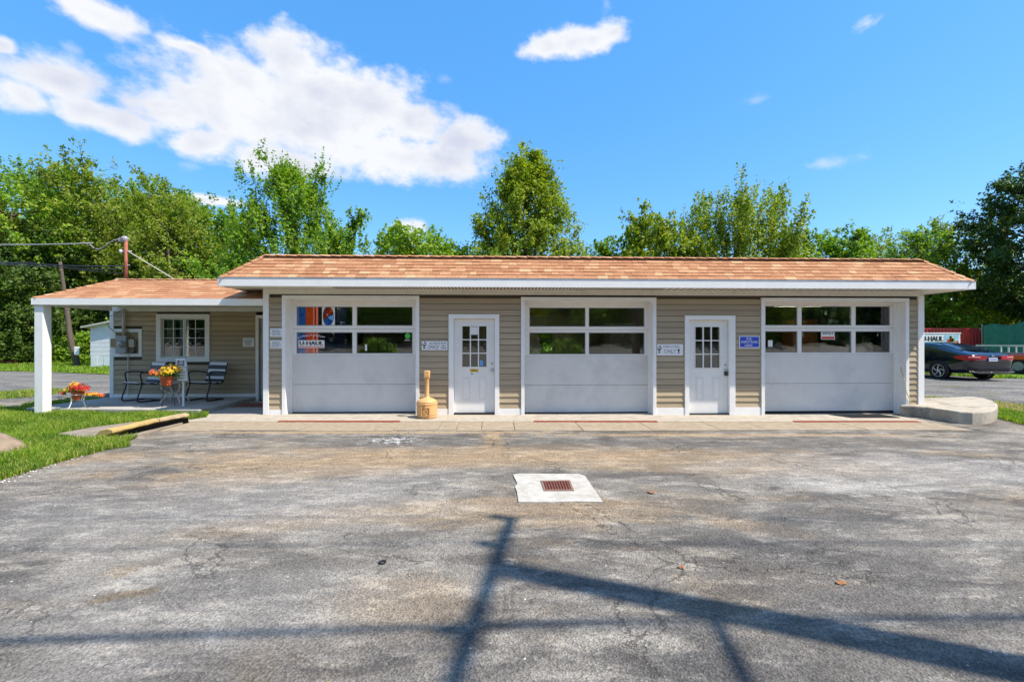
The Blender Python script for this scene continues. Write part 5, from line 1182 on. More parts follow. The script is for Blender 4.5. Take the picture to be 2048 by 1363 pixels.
lf, fl_ = MB(), MB(); flower_mass(lf, fl_, (-.06, 0, .20), .20, 420, 10, 6, [0, .9]); flower_mass(lf, fl_, (.08, -.03, .22), .16, 80, 70, 7, [0, 0, .1, .2], .9); flower_mass(lf, fl_, (-.04, -.02, .30), .10, 40, 22, 8, [.7, .85], .9)
for i, q in enumerate((.22, .30, .38, .46, .52)): flower_mass(lf, fl_, (q, -.02, .13-.05*i/5), .055, 34, 7, 20+i, [1, .8, .3] if i < 4 else [.3], .6)
flower_mass(lf, fl_, (-.28, -.03, .14), .05, 20, 8, 30, [0, 0]); obj('foliage', lf, LEAF_MID, t); obj('blossoms', fl_, PETAL, t)
# sign post in the grass
sx, sy = G(366, 822); t = thing('post_sign', 'white metal sign on a thin post in the grass before the porch', 'sign', (sx, sy, 0))
ZS = depth(sx, sy); zz = lambda py: EYE+(681.5-py)/FPX*ZS; xx_ = lambda px: X_at(px, sy)
m_ = MB(); m_.box(sx-.022, sx+.022, sy, sy+.02, -.05, zz(718)); obj('post', m_, mat('white_post', (.7, .7, .72), .5), t, bevel=.003)
def tilt_panel(nm, a, b, c, d, y, m, bev=.004):
    x0, x1, z1, z0 = xx_(a), xx_(b), zz(c), zz(d); sh = .05
    m_ = MB(); m_.add([(x0+sh*(.5-.0), y-.006, z0), (x1+sh*.5, y-.006, z0), (x1-sh*.3, y-.006, z1), (x0-sh*.3, y-.006, z1), (x0+sh*.5, y, z0), (x1+sh*.5, y, z0), (x1-sh*.3, y, z1), (x0-sh*.3, y, z1)], [(0,1,2,3), (7,6,5,4), (0,4,5,1), (1,5,6,2), (2,6,7,3), (3,7,4,0)]); return obj(nm, m_, m, t, bevel=bev)
tilt_panel('frame_panel', 351, 375, 715, 762, sy-.001, mat('sign_edge', (.35, .40, .46), .4))
tilt_panel('upper_plate', 352.5, 372.5, 716.5, 732.5, sy-.009, PAPER); tilt_panel('lower_plate', 353.5, 374, 734.5, 761, sy-.009, PAPER)
lines(t, xx_(355), xx_(371), zz(728), zz(719), sy-.0165, 1, INKG, 7, .4, .05); m_ = MB(); m_.box(xx_(355), xx_(367), sy-.017, sy-.0162, zz(730.3), zz(728.2)); m_.add([(xx_(366.5), sy-.0168, zz(731.4)), (xx_(371), sy-.0168, zz(729.2)), (xx_(366.5), sy-.0168, zz(727.2))], [(0, 1, 2)]); obj('arrow', m_, INK, t)
lines(t, xx_(356), xx_(372), zz(758.5), zz(736), sy-.0165, 4, INKG, 8, .2, .04)

# small litter
def leafobj(px, py, label, s, seed, m):
    x, y = G(px, py); r = random.Random(seed); m_ = MB(); n = 9; z = gz(x, y)
    vs = [(x, y, z+.018)]+[(x+s*math.cos(2*math.pi*k/n)*r.uniform(.6, 1.2), y+s*.8*math.sin(2*math.pi*k/n)*r.uniform(.6, 1.2), z+r.uniform(.004, .02)) for k in range(n)]
    m_.add(vs, [(0, k+1, (k+1) % n+1) for k in range(n)]); props(obj('fallen_leaf', m_, m), label, 'leaf')
BRL = mat('dry_leaf', (.26, .11, .04), .8, var=.25, vscale=30)
leafobj(1363, 1123, 'small curled brown leaf on the asphalt below the drain pad', .028, 1, BRL); leafobj(1682, 1151, 'flat brown leaf on the asphalt above the pole shadow', .036, 2, BRL); leafobj(1303, 977, 'rusty brown leaf right of the drain pad', .05, 3, BRL); leafobj(1840, 1303, 'tiny orange leaf scrap near the bottom left', .012, 4, BRL) if False else None
x, y = G(765, 1117); m_ = MB(); m_.tube([(x+.024*math.cos(a), y+.022*math.sin(a), gz(x, y)+.009) for a in [2*math.pi*i/18 for i in range(18)]], .006, 6, closed=True); props(obj('rubber_ring', m_, BLACK, smooth=True), 'small black rubber ring lying on the asphalt', 'ring')
x, y = G(655, 1356); m_ = MB(); m_.box(x-.009, x+.009, y-.008, y+.008, gz(x, y)+.002, gz(x, y)+.012); o = props(obj('plastic_cap', m_, mat('yellow_plastic', (.75, .62, .01), .4), bevel=.003), 'tiny bright yellow plastic bit on the asphalt', 'cap')

# ------------------------------------------------------------------ right yard: car, trailers, container, screen
def car():
    Lc = 4.9; t = thing('parked_car', 'black four door sedan parked in the gravel yard seen from behind', 'car', (0, 0, 0), local=True)
    PAINT = mat('black_car_paint', (.003, .005, .018), .10, coat=1.0, var=0); CG = mat('car_glass', (.01, .015, .025), .04, spec=.9, var=0); CHR = mat('chrome_trim', (.6, .6, .6), .15, metal=1, var=0); TL = mat('tail_lamp_red', (.45, .003, .008), .35, coat=.2, var=.1)
    # stations along y: 0 = rear, Lc = front. (y, zbot, zbelt, ztop, wsill, wbelt, wtop)
    S_ = [(0.00, .42, .80, .93, .70, .80, .62), (.06, .33, .82, 1.03, .82, .87, .70), (.25, .28, .88, 1.10, .90, .915, .74), (.65, .25, .92, 1.19, .925, .925, .68), (1.05, .23, .93, 1.33, .93, .925, .62), (1.5, .22, .93, 1.44, .93, .925, .58),
          (2.1, .21, .91, 1.485, .93, .925, .57), (2.7, .21, .90, 1.475, .93, .925, .57), (3.2, .21, .89, 1.33, .93, .92, .60), (3.65, .22, .88, 1.08, .93, .91, .68), (4.1, .23, .82, .97, .92, .89, .70), (4.55, .25, .74, .86, .88, .82, .62), (4.85, .32, .64, .72, .74, .68, .5), (4.9, .40, .56, .60, .6, .55, .4)]
    def section(s):
        y, zb, zl, zt, ws, wb, wt = s; zm = (zb+zl)/2
        return [(0, zb), (ws*.86, zb), (ws*.97, zb+.10), (ws*1.0, zm), (wb*.995, zl-.05), (wb*.95, zl), (wb*.5+wt*.5, zl+(zt-zl)*.55), (wt, zt-.04), (wt*.75, zt-.005), (0, zt)]
    secs = [section(s) for s in S_]; k = len(secs[0]); m_ = MB(); vs = []
    for s, sec in zip(S_, secs):
        ring = [(x, s[0], z) for x, z in sec]+[(-x, s[0], z) for x, z in sec[-2:0:-1]]; vs += ring
    nr = 2*k-2; fs = []
    for i in range(len(S_)-1):
        for j in range(nr): fs.append((i*nr+j, i*nr+(j+1) % nr, (i+1)*nr+(j+1) % nr, (i+1)*nr+j))
    fs.append(tuple(range(nr))[::-1]); fs.append(tuple(range((len(S_)-1)*nr, len(S_)*nr))); m_.add(vs, fs)
    b = obj('body', m_, PAINT, t, smooth=True); sb = b.modifiers.new('s', 'SUBSURF'); sb.levels = 2; sb.render_levels = 2
    def interp(y):
        for i in range(len(S_)-1):
            if S_[i][0] <= y <= S_[i+1][0]:
                f = (y-S_[i][0])/(S_[i+1][0]-S_[i][0]); return tuple(a+(c-a)*f for a, c in zip(S_[i], S_[i+1]))
    # greenhouse glass: laid on the shell, a few mm proud
    def gp(y, u, side):   # u 0..1 from belt to roof edge
        s = interp(y); _, zb, zl, zt, ws, wb, wt = s; x0, z0 = wb*.95, zl; x1, z1 = wt, zt-.04; return (side*(x0+(x1-x0)*u+.004), y, z0+(z1-z0)*u)
    for side in (-1, 1):
        for (ys, ylo) in (((1.05, 1.5), .2), ((1.53, 2.35), .1), ((2.42, 3.25), .1)):
            m_ = MB(); n = 6; vs = []
            for i in range(n+1): y = ys[0]+(ys[1]-ys[0])*i/n; hi = .93; vs += [gp(y, ylo, side), gp(y, hi, side)]
            m_.add(vs, [(2*i, 2*i+2, 2*i+3, 2*i+1) for i in range(n)]); obj('side_window', m_, CG, t, solid=0)
        m_ = MB(); m_.tube([gp(y, .98, side) for y in (1.0, 1.2, 1.5, 1.9, 2.4, 2.8, 3.1)], .008, 6); obj('window_trim', m_, CHR, t)
    m_ = MB(); vs = []; ys = [.50, .70, .95, 1.20, 1.42]
    for y in ys: s = interp(y); zz_ = s[3]+.012; ww = s[6]*.88; vs += [(-ww, y, zz_-.02), (-ww*.5, y, zz_), (0, y, zz_+.003), (ww*.5, y, zz_), (ww, y, zz_-.02)]
    m_.add(vs, [(5*i+j, 5*i+j+1, 5*i+j+6, 5*i+j+5) for i in range(len(ys)-1) for j in range(4)]); obj('rear_window', m_, CG, t, smooth=True)
    for side in (-1, 1):   # C-shaped lamps wrapping the rear corner
        m_ = MB(); pts = [(.28, -.035), (.55, -.015), (.74, .02), (.865, .10), (.915, .30), (.93, .50)]; vs = []
        hs = [.065, .095, .11, .115, .09, .02]
        for (x, y), hh in zip(pts, hs): vs += [(side*x, y-.012, .90-hh), (side*x, y-.012, .90+hh*.7)]
        m_.add(vs, [(2*i, 2*i+2, 2*i+3, 2*i+1) for i in range(len(pts)-1)]); o = obj('tail_light', m_, TL, t); so = o.modifiers.new('s', 'SOLIDIFY'); so.thickness = .05; so.offset = 0
        m_ = MB(); m_.tube([(side*.5, -.06, .90), (side*.74, -.03, .905), (side*.86, .04, .90)], .010, 6); obj('lamp_strip', m_, mat('lamp_clear', (.8, .6, .6), .2), t)
    m_ = MB(); m_.box(-.16, .16, -.05, -.025, .76, .88); obj('licence_plate', m_, PAPER, t); m_ = MB(); m_.box(-.14, .14, -.0515, -.0505, .80, .84); obj('plate_print', m_, BLUE, t)
    m_ = MB(); m_.box(-.05, .05, -.04, -.02, .93, .985); obj('emblem', m_, CHR, t, bevel=.01)
    m_ = MB(); m_.add([(-.86, .02, .52), (-.6, -.07, .50), (.6, -.07, .50), (.86, .02, .52), (.82, .05, .30), (.55, -.03, .27), (-.55, -.03, .27), (-.82, .05, .30), (0, -.08, .50), (0, -.04, .27)], [(0, 7, 6, 1), (1, 6, 9, 8), (8, 9, 5, 2), (2, 5, 4, 3)]); o = obj('rear_bumper', m_, mat('bumper_lower', (.01, .01, .014), .3), t); so = o.modifiers.new('s', 'SOLIDIFY'); so.thickness = .08
    m_ = MB(); m_.tube([(-.84, -.01, .36), (-.5, -.07, .335), (.5, -.07, .335), (.84, -.01, .36)], .012, 6); obj('bumper_trim', m_, CHR, t)
    for (wy, sg) in ((1.08, -1), (1.08, 1), (3.91, -1), (3.91, 1)):
        e = bpy.data.objects.new('wheel', None); col.objects.link(e); e.parent = t; e.location = (sg*.835, wy, .34); cyl = MB(); r = .34
        # arch lip
        m_ = MB(); m_.tube([(sg*.935, wy+.39*math.cos(a), .34+.39*math.sin(a)) for a in np.linspace(R(-12), R(192), 18)], .02, 6); obj('wheel_arch', m_, mat('bumper_lower', (.01, .01, .014), .3), t)
        m_ = MB(); m_.lathe([(.0, 0), (.385, 0), (.385, .012), (0, .012)], n=28); q = MB(); q.add([(sg*(.925+v[2]*0.4), wy+v[0], .34+v[1]) for v in m_.v], m_.f); obj('wheel_well', q, BLACK, t)
        def xl(prof, n=32): a = MB(); a.lathe(prof, n=n); o_ = MB(); o_.add([(sg*v[2], v[0], v[1]) for v in a.v], a.f); return o_
        tyre = xl([(.24, -.10), (.31, -.115), (.335, -.10), (.34, 0), (.335, .10), (.31, .115), (.255, .118), (.245, .09)])
        w_ = obj('tyre', tyre, BLACK, None, smooth=True); w_.parent = e
        rim = MB(); rb = xl([(.245, .05), (.25, .112), (.235, .114), (.225, .06)]); rim.add(rb.v, rb.f)
        for kk in range(5):
            a = 2*math.pi*kk/5
            def pt(rad, off): return (sg*.105, rad*math.cos(a+off), rad*math.sin(a+off))
            rim.tube([pt(.03, 0), pt(.10, .12), (sg*.112, .17*math.cos(a+.35), .17*math.sin(a+.35)), (sg*.112, .235*math.cos(a+.55), .235*math.sin(a+.55))], [.022, .02, .017, .014], 6)
        rh = xl([(.0, .08), (.045, .08), (.04, .118), (0, .12)]); rim.add(rh.v, rh.f); w_ = obj('rim', rim, mat('alloy_rim', (.75, .75, .76), .3, metal=.7, var=0), None); w_.parent = e
        bk = xl([(0, .03), (.245, .03), (.245, .04), (0, .04)]); w_ = obj('brake_disc', bk, mat('dark_disc', (.03, .03, .03), .6), None); w_.parent = e
    return t
CARZ = .085
cr = car(); cx, cy = CZ(1984, 17.2); cr.location = (cx, cy, gz(cx, cy)+.01); cr.rotation_euler = (0, 0, R(0)); cr.scale = (1.04, 1.04, 1.0)

# cargo trailer
def trailer():
    Zt = 24.5; yv = CAMY+Zt; y1 = yv-.93; x1 = X_at(1921, y1); x0 = x1-3.6; ty0 = y1; g = .09
    t = thing('cargo_trailer', 'white cargo trailer with U-HAUL lettering behind the sedan', 'trailer', ((x0+x1)/2, ty0, g))
    zt = P(1915, 667, ty0)[1]
    m_ = MB(); m_.box(x0, x1, ty0, ty0+1.6, g+.45, zt); obj('box_body', m_, mat('trailer_white', (.72, .73, .75), .4), t, bevel=.03)
    m_ = MB(); m_.box(x0-.02, x1+.02, ty0-.02, ty0+1.62, zt+.001, zt+.05); obj('roof', m_, mat('trailer_roof', (.80, .80, .80), .5), t, bevel=.01)
    m_ = MB(); m_.box(x0+.03, x1-.03, ty0-.006, ty0-.001, g+.46, P(1900, 686, ty0)[1]); obj('red_band', m_, ORANGE, t)
    zl = P(1880, 677, ty0)[1]; xa, xb = X_at(1846, ty0)-.05, X_at(1886, ty0); lettering('U-HAUL', (xa+xb)/2, zl, xb-xa, .26, ty0-.008, INK, t, bold=.02)
    q0, q1 = X_at(1888, ty0), X_at(1917, ty0); zb = P(1900, 688, ty0)[1]; m_ = MB(); m_.box(q0, q1, ty0-.0075, ty0-.002, zb, zt-.08); obj('blue_graphic', m_, mat('graphic_blue', (.30, .50, .62), .4, var=.3, vscale=3), t)
    r = random.Random(3)
    for (u, v, s, mm) in ((.3, .3, .16, RED), (.5, .5, .13, YELLOWP), (.58, .25, .16, mat('graphic_olive', (.25, .25, .08), .5)), (.45, .75, .08, INK), (.9, .2, .09, RED)):
        m_ = MB(); n = 7; cx_, cz_ = q0+(q1-q0)*u, zb+(zt-.08-zb)*v; m_.add([(cx_+s*math.cos(6.283*k/n)*r.uniform(.6, 1.2), ty0-.009, cz_+s*1.2*math.sin(6.283*k/n)*r.uniform(.6, 1.2)) for k in range(n)], [tuple(range(n))]); obj('graphic_patch', m_, mm, t)
    for wx in (x0+1.5, x0+2.1):
        a = MB(); a.lathe([(.15, -.09), (.32, -.09), (.33, 0), (.32, .09), (.15, .09)], n=20); m_ = MB(); m_.add([(wx+v[0], ty0-.05+v[2], g+.33+v[1]) for v in a.v], a.f); wh = obj('wheel', m_, BLACK, t, smooth=False)
trailer()
# red container
def container():
    Zc = 35; y = CAMY+Zc-1; x1 = X_at(1962, y); x0 = x1-6.06; zt = P(1900, 656, y)[1]; g = .08
    t = thing('shipping_container', 'red corrugated shipping container behind the trailer', 'container', ((x0+x1)/2, y, g)); CR = mat('container_red', (.50, .035, .03), .5, var=.2, vscale=2, dirt=((.25, .04, .03), 4, .4))
    m_ = MB(); n = 22; xs_ = []; 
    for i in range(n):
        a = x0+.12+(x1-x0-.24)*i/n; d = (x1-x0-.24)/n; xs_ += [(a, 0), (a+d*.3, 0), (a+d*.5, .07), (a+d*.8, .07)]
    xs_.append((x1-.12, 0)); vs = []
    for (x, o_) in xs_: vs += [(x, y+o_, g+.15), (x, y+o_, zt-.08)]
    m_.add(vs, [(2*i, 2*i+2, 2*i+3, 2*i+1) for i in range(len(xs_)-1)]); obj('corrugated_side', m_, CR, t)
    m_ = MB(); m_.box(x0, x1, y+.08, y+2.4, g+.1, zt-.02); obj('box_body', m_, CR, t)
    m_ = MB(); m_.box(x0, x1, y-.02, y+.06, zt-.08, zt); m_.box(x0, x1, y-.02, y+.06, g, g+.15); obj('side_rail', m_, CR, t)
    for xx in (x0, x1-.12): m_ = MB(); m_.box(xx, xx+.12, y-.02, y+.08, g+.15, zt-.08); obj('corner_post', m_, CR, t)
    m_ = MB(); m_.box(x1-.14, x1+.01, y-.03, y+.1, zt-.14, zt+.005); obj('corner_casting', m_, mat('pink_casting', (.5, .25, .22), .6), t)
container()
# green wind screen fence
def screen():
    y = CAMY+33; x0 = X_at(1968, y); x1 = x0+9; t = thing('screen_fence', 'dark green fabric screen fence behind the flat trailer', 'fence', (x0, y, .1)); zt = P(2000, 648, y)[1]
    m_ = MB(); n = 60; vs = []
    for i in range(n+1): x = x0+(x1-x0)*i/n; vs += [(x, y+.04*math.sin(i*.9), .1), (x, y+.05*math.sin(i*.9+1), zt-.12+.10*math.sin(i*.35)+i*.012)]
    m_.add(vs, [(2*i, 2*i+2, 2*i+3, 2*i+1) for i in range(n)]); obj('fabric', m_, mat('green_fabric', (.012, .13, .085), .85, var=.25, vscale=3), t, smooth=True)
    for i in range(5): m_ = MB(); xx = x0+(x1-x0)*i/4; m_.tube([(xx, y+.15, 0), (xx, y+.15, zt)], .03, 8); obj('fence_post', m_, STEEL, t)
screen()
# flat utility trailer with rails
def utrailer():
    Zt = 21.5; x0, y0 = CZ(2000, Zt); x1, y1 = CZ(2130, Zt-2.0); t = thing('utility_trailer', 'open utility trailer with pale rails and orange fender', 'trailer', (x0, y0, .1)); g = .09
    d = Vector((x1-x0, y1-y0, 0)); Ld = d.length; d.normalize(); s = Vector((-d.y, d.x, 0)); o = Vector((x0, y0, g)); WR = mat('pale_rail', (.60, .60, .58), .5); GR = mat('grey_deck', (.25, .26, .28), .6)
    def bar(a, b, sa, z0_, z1_, th, m, nm): 
        p = [o+d*a+s*sa, o+d*b+s*sa, o+d*b+s*(sa+th), o+d*a+s*(sa+th)]; m_ = MB(); m_.prism([(q.x, q.y) for q in p], g+z0_, g+z1_); return obj(nm, m_, m, t)
    bar(-.9, Ld, 0, 1.25, 1.33, .05, WR, 'top_rail'); bar(0, Ld, 0, .80, .98, .06, GR, 'deck_rail'); bar(0, Ld, .06, .82, .88, 1.7, GR, 'deck'); bar(0, Ld, 1.77, 1.25, 1.33, .05, WR, 'top_rail')
    for i in range(9): bar(i*Ld/8, i*Ld/8+.05, .005, .98, 1.25, .04, WR, 'stake')
    bar(.9, Ld, .9, 1.35, 1.7, .05, GR, 'tool_box')
    for i in range(7): bar(1.0+i*.3, 1.05+i*.3, .85, .98, 1.6, .04, WR, 'ramp_bar')
    c = o+d*.72+s*(-.12)+Vector((0, 0, .36)); a = MB(); a.lathe([(.2, -.09), (.34, -.09), (.36, 0), (.34, .09), (.2, .09)], n=24); m_ = MB(); m_.add([tuple(c+d*v[0]+s*v[2]+Vector((0, 0, v[1]))) for v in a.v], a.f); obj('wheel', m_, BLACK, t)
    a = MB(); a.lathe([(.0, -.095), (.2, -.095), (.2, .0), (0, 0)], n=20); m_ = MB(); m_.add([tuple(c+d*v[0]+s*v[2]+Vector((0, 0, v[1]))) for v in a.v], a.f); obj('rim', m_, mat('dull_rim', (.3, .3, .3), .5), t)
    bar(.5, 1.7, -.25, .66, .86, .24, mat('orange_fender', (.75, .10, .02), .45), 'fender'); bar(1.15, 2.4, -.1, .35, .62, .08, mat('white_tank', (.6, .6, .62), .5), 'side_box')
utrailer()

# ------------------------------------------------------------------ left yard: shed, leaning pole
def shed():
    Zs = 27.5; xr, y = CZ(232, Zs); xl = CZ(183, Zs)[0]; t = thing('white_shed', 'white ribbed mobile building half hidden behind the porch', 'shed', (xl, y, 0)); H0 = 1.6+(681.5-652)/FPX*Zs; H1 = 1.6+(681.5-636)/FPX*Zs
    WS = mat('white_ribbed_siding', (.62, .64, .66), .5, var=.06); zs = 1.6+(681.5-711)/FPX*Zs; n = 22
    pk = xl+3.4
    def top(x): return H0+(H1-H0)*min(1, (x-xl)/(pk-xl)*1.6)
    for i in range(n):
        z0_ = zs+(H0-.05-zs)*i/n; z1_ = zs+(H0-.05-zs)*(i+.86)/n; m_ = MB(); m_.add([(xl, y-.03, z0_), (xl+7, y-.03, z0_), (xl+7, y-.01, z1_), (xl, y-.01, z1_), (xl, y, z0_), (xl+7, y, z0_)], [(0,1,2,3), (0,4,5,1)]); obj('siding_board', m_, WS, t)
    m_ = MB(); m_.add([(xl, y, zs), (xl+7, y, zs), (xl+7, y, H0), (xl+3.5, y, H0+.62), (xl, y, H0-.04)], [(0,1,2,3,4)]); m_.box(xl, xl+7, y+.01, y+9, zs, H0-.08); obj('wall', m_, WS, t)
    m_ = MB(); nn = 18
    for i in range(nn): xx = xl+.05+6.9*i/nn; m_.box(xx, xx+6.9/nn*.985, y-.06+.02*(i % 2), y-.01, 0, zs-.02)
    obj('skirting', m_, mat('skirting_white', (.6, .64, .68), .5), t, kind='stuff')
    m_ = MB(); m_.add([(xl-.35, y-.3, H0-.12), (xl+3.5, y-.3, H0+.66), (xl+3.5, y+9, H0+.66), (xl-.35, y+9, H0-.12), (xl-.35, y-.3, H0-.02), (xl+3.5, y-.3, H0+.76), (xl+3.5, y+9, H0+.76), (xl-.35, y+9, H0-.02)], [(0,1,2,3), (7,6,5,4), (0,4,5,1), (3,0,4,7)]); obj('roof', m_, mat('shed_roof', (.42, .40, .36), .7), t)
    m_ = MB(); m_.add([(xl+3.5, y-.3, H0+.66), (xl+7.3, y-.3, H0-.12), (xl+7.3, y+9, H0-.12), (xl+3.5, y+9, H0+.66)], [(0,1,2,3)]); obj('roof', m_, MATS['shed_roof'], t)
shed()
x, y = CZ(157, 28.2); xt, yt = CZ(118, 28.2); t = thing('leaning_trunk', 'dark leaning bare trunk with a white tag before the woods', 'tree trunk', (x, y, 0))
m_ = MB(); m_.tube(arc_pts([(x, y, -.1), (x-.45, y, 1.6), (x-.75, y+.1, 3.2), (x-1.1, y, 6.5)], 5), [.17, .16, .16, .155, .15, .15, .145, .14, .135, .13, .13, .12, .11, .10, .09, .08][:16], 8); obj('trunk', m_, BARK, t, smooth=True)
m_ = MB(); m_.box(x-.05, x+.25, y-.25, y-.2, .75, 1.25); obj('white_tag', m_, PAPER, t, bevel=.02)
x, y = CZ(18, 31); rock('red_debris', 'small rusty red heap at the wood edge by the lawn', (x, y, .1), .55, .3, .22, mat('rusty_heap', (.25, .06, .04), .8, var=.4, vscale=8), 9)

# ------------------------------------------------------------------ trees
def leaf_quads(c, nrm_bias, size, rng, aspect=0.6):
    n = len(c); a = rng.normal(size=(n, 3)); a /= np.linalg.norm(a, axis=1)[:, None]
    nn = rng.normal(size=(n, 3))+nrm_bias; nn /= np.linalg.norm(nn, axis=1)[:, None]
    u = np.cross(nn, a); u /= np.linalg.norm(u, axis=1)[:, None]+1e-9; v = np.cross(nn, u)
    s = size*rng.uniform(.6, 1.3, n)[:, None]
    return np.stack([c-u*s, c-v*s*aspect, c+u*s, c+v*s*aspect], 1)
TREECACHE = []
def env(style, t):
    if style == 'cone': return min(1, (1-t)**.75*1.25)*(.35+.65*sm(t*5))
    if style == 'vase': return (.30+.70*sm(t/.55))*(1 if t < .62 else math.sqrt(max(0, 1-((t-.62)/.42)**2)))
    if style == 'bush': return math.sqrt(max(0.02, 1-(max(0, t-.25)/.78)**2))*(.8+.2*sm(t*4))
    return math.sqrt(max(0.0, 1-((t-.52)/.52)**2))
def tree(label, px, top, Z, wpx, style, m, nleaf, seed, leaf=.13, low=.12, cat='tree', name='tree', up=.5, group=None, tint0=.45, spray=1.0, nl=26, depthr=1.0, rnd=.55, fill=.5, pos=None, H=None, Rr=None):
    rng = np.random.default_rng(seed)
    if pos is None: x0, y0 = CZ(px, Z); H = 1.6+(681.5-top)/FPX*Z; Rr = wpx/2/FPX*Z*1.12; nleaf = int(nleaf*1.22); leaf = leaf*.84
    else: x0, y0 = pos
    t = thing(name, label, cat, (x0, y0, gz(x0, y0)), group, local=True)
    hc0 = H*low; HC = H-hc0; tb = MB()
    th = .018*H+.05; nt_ = 8; lean = rng.normal(0, .02, 2)*H
    tp = [Vector((lean[0]*(i/nt_)**1.5, lean[1]*(i/nt_)**1.5, H*.82*i/nt_)) for i in range(nt_+1)]
    tb.tube(tp, [th*(1-.88*i/nt_) for i in range(nt_+1)], 7)
    # lobes: limb ends, pushed in and out so the outline is uneven
    paths = []; 
    for i in range(nl):
        f = (i+.5)/nl; tt = .06+.90*f; az = i*2.399+rng.uniform(-.5, .5); r = Rr*env(style, tt)*rng.uniform(.72, 1.0)
        ez = hc0+HC*tt*rng.uniform(.95, 1.0); e = np.array([math.cos(az)*r, math.sin(az)*r*depthr, ez])
        e[:2] += lean*(ez/H)**1.5
        sz = max(hc0*.7, ez-(.25+.35*up)*Rr*rng.uniform(.7, 1.3)); k = min(1, sz/(H*.82)); s = np.array([lean[0]*k**1.5, lean[1]*k**1.5, min(sz, H*.8)])
        mid = (s+e)/2+np.array([0, 0, -.12*r if up > .6 else .06*r]); paths.append((s, mid, e, 1.0))
        tb.tube(arc_pts([s, mid, e], 3), [th*.34*(1-.8*q/6) for q in range(7)], 4)
        for j in range(6):
            q = rng.uniform(.35, .95); b0 = s*(1-q)**2+2*mid*q*(1-q)+e*q*q; out = e-s; out /= np.linalg.norm(out)+1e-9
            dr = out*.8+np.array([0, 0, up])+rng.normal(0, rnd, 3); dr /= np.linalg.norm(dr); ll = (.16+.22*rng.random())*Rr*spray
            b2 = b0+dr*ll; paths.append((b0, (b0+b2)/2, b2, .6))
            if j < 3: tb.tube([b0, (b0+b2)/2+np.array([0, 0, .02]), b2], [th*.12, th*.09, th*.04], 3)
    nsp = nleaf//16; wts = np.array([np.linalg.norm(p[2]-p[0])*p[3] for p in paths]); wts /= wts.sum(); pi = rng.choice(len(paths), nsp, p=wts)
    A_ = np.array([p[0] for p in paths]); M_ = np.array([p[1] for p in paths]); E_ = np.array([p[2] for p in paths])
    q = (.30+.75*rng.random(nsp)**.7)[:, None]; q = np.clip(q, 0, 1.02); sb = A_[pi]*(1-q)**2+2*M_[pi]*q*(1-q)+E_[pi]*q*q
    sb = sb+rng.normal(0, .035*Rr, (nsp, 3))
    nf = int(nsp*fill); tf = rng.uniform(.02, .97, nf); ev = np.array([env(style, q_) for q_ in tf]); af = rng.uniform(0, 6.283, nf); rf = Rr*ev*(.30+.66*np.sqrt(rng.random(nf)))
    pf = np.stack([np.cos(af)*rf, np.sin(af)*rf*depthr, hc0+HC*tf], 1); pf[:, :2] += lean[None]*((pf[:, 2]/H)**1.5)[:, None]
    lump = np.sin(pf[:, 0]*2.1+seed)*np.sin(pf[:, 1]*2.3+1)+np.sin(pf[:, 2]*1.9+pf[:, 0]); keep = lump > -.55; sb[:nf][keep] = pf[keep]
    cen = np.array([lean[0]*.5, lean[1]*.5, hc0+HC*.4]); out = sb-cen; out /= np.linalg.norm(out, axis=1)[:, None]
    sd_ = out+np.array([0, 0, up*1.4])+rng.normal(0, rnd, (nsp, 3)); sd_ /= np.linalg.norm(sd_, axis=1)[:, None]
    sl = rng.uniform(.35, 1.0, nsp)*(.12*Rr*spray+.22)
    li = np.repeat(np.arange(nsp), 16); f = rng.random(len(li)); c = sb[li]+sd_[li]*(sl[li]*f)[:, None]+rng.normal(0, 1, (len(li), 3))*((.10*(1-f)+.03)*(1+.1*Rr))[:, None]*(.9 if spray <= 1 else .55)
    c[:, 2] = np.maximum(c[:, 2], .05)
    v = leaf_quads(c, out[li]*.9+np.array([0, 0, .6]), leaf, rng)
    tn = np.clip(tint0+rng.normal(0, .13, nsp)[li]+rng.normal(0, .15, len(li))+.10*f, 0, 1)
    me = fast_mesh('crown', v, 4, [(0, 1, 2, 3)], tn); obj('trunk', tb, BARK, t, smooth=True); obj('crown', me, m, t); return t
GW = 'trees of the woods behind the left lawn'; GB = 'trees growing behind the garage'
# left woods
T = {}
T['a'] = tree('tall feathery bright green tree at the far left edge of the woods', 15, 345, 36, 330, 'round', LEAF_MID, 42000, 1, .15, .10, up=.15, group=GW, tint0=.58, nl=34)
tree('dark bushy tree low at the left wood edge beside the post', 80, 470, 36, 300, 'bush', LEAF_DRK, 30000, 2, .13, .05, group=GW, tint0=.5, up=.2, nl=30)
T['b'] = tree('tall ragged tree rising behind the woods second from left', 140, 358, 44, 280, 'round', LEAF_MID, 30000, 3, .17, .2, group=GW, tint0=.42, up=.8)
T['c'] = tree('broad olive green tree rising above the left porch roof', 235, 345, 40, 290, 'round', LEAF_BRN, 44000, 4, .15, .12, group=GW, tint0=.5, nl=34)
tree('rounded vine covered tree right above the porch roof ridge', 345, 400, 38, 225, 'bush', LEAF_BRN, 40000, 5, .12, .05, group=GW, tint0=.55, up=.2, nl=34)
tree('slender tree beyond the vine covered tree', 300, 362, 46, 170, 'round', LEAF_MID, 20000, 6, .17, .2, group=GW, tint0=.40, up=.8)
tree('thin airy tree left of the tall loose tree', 405, 392, 45, 170, 'round', LEAF_MID, 18000, 7, .15, .15, group=GW, tint0=.40, up=.8)
tree('sparse tree filling the gap above the main roof corner', 460, 415, 42, 150, 'round', LEAF_MID, 18000, 8, .15, .1, group=GW, tint0=.45, up=.8)
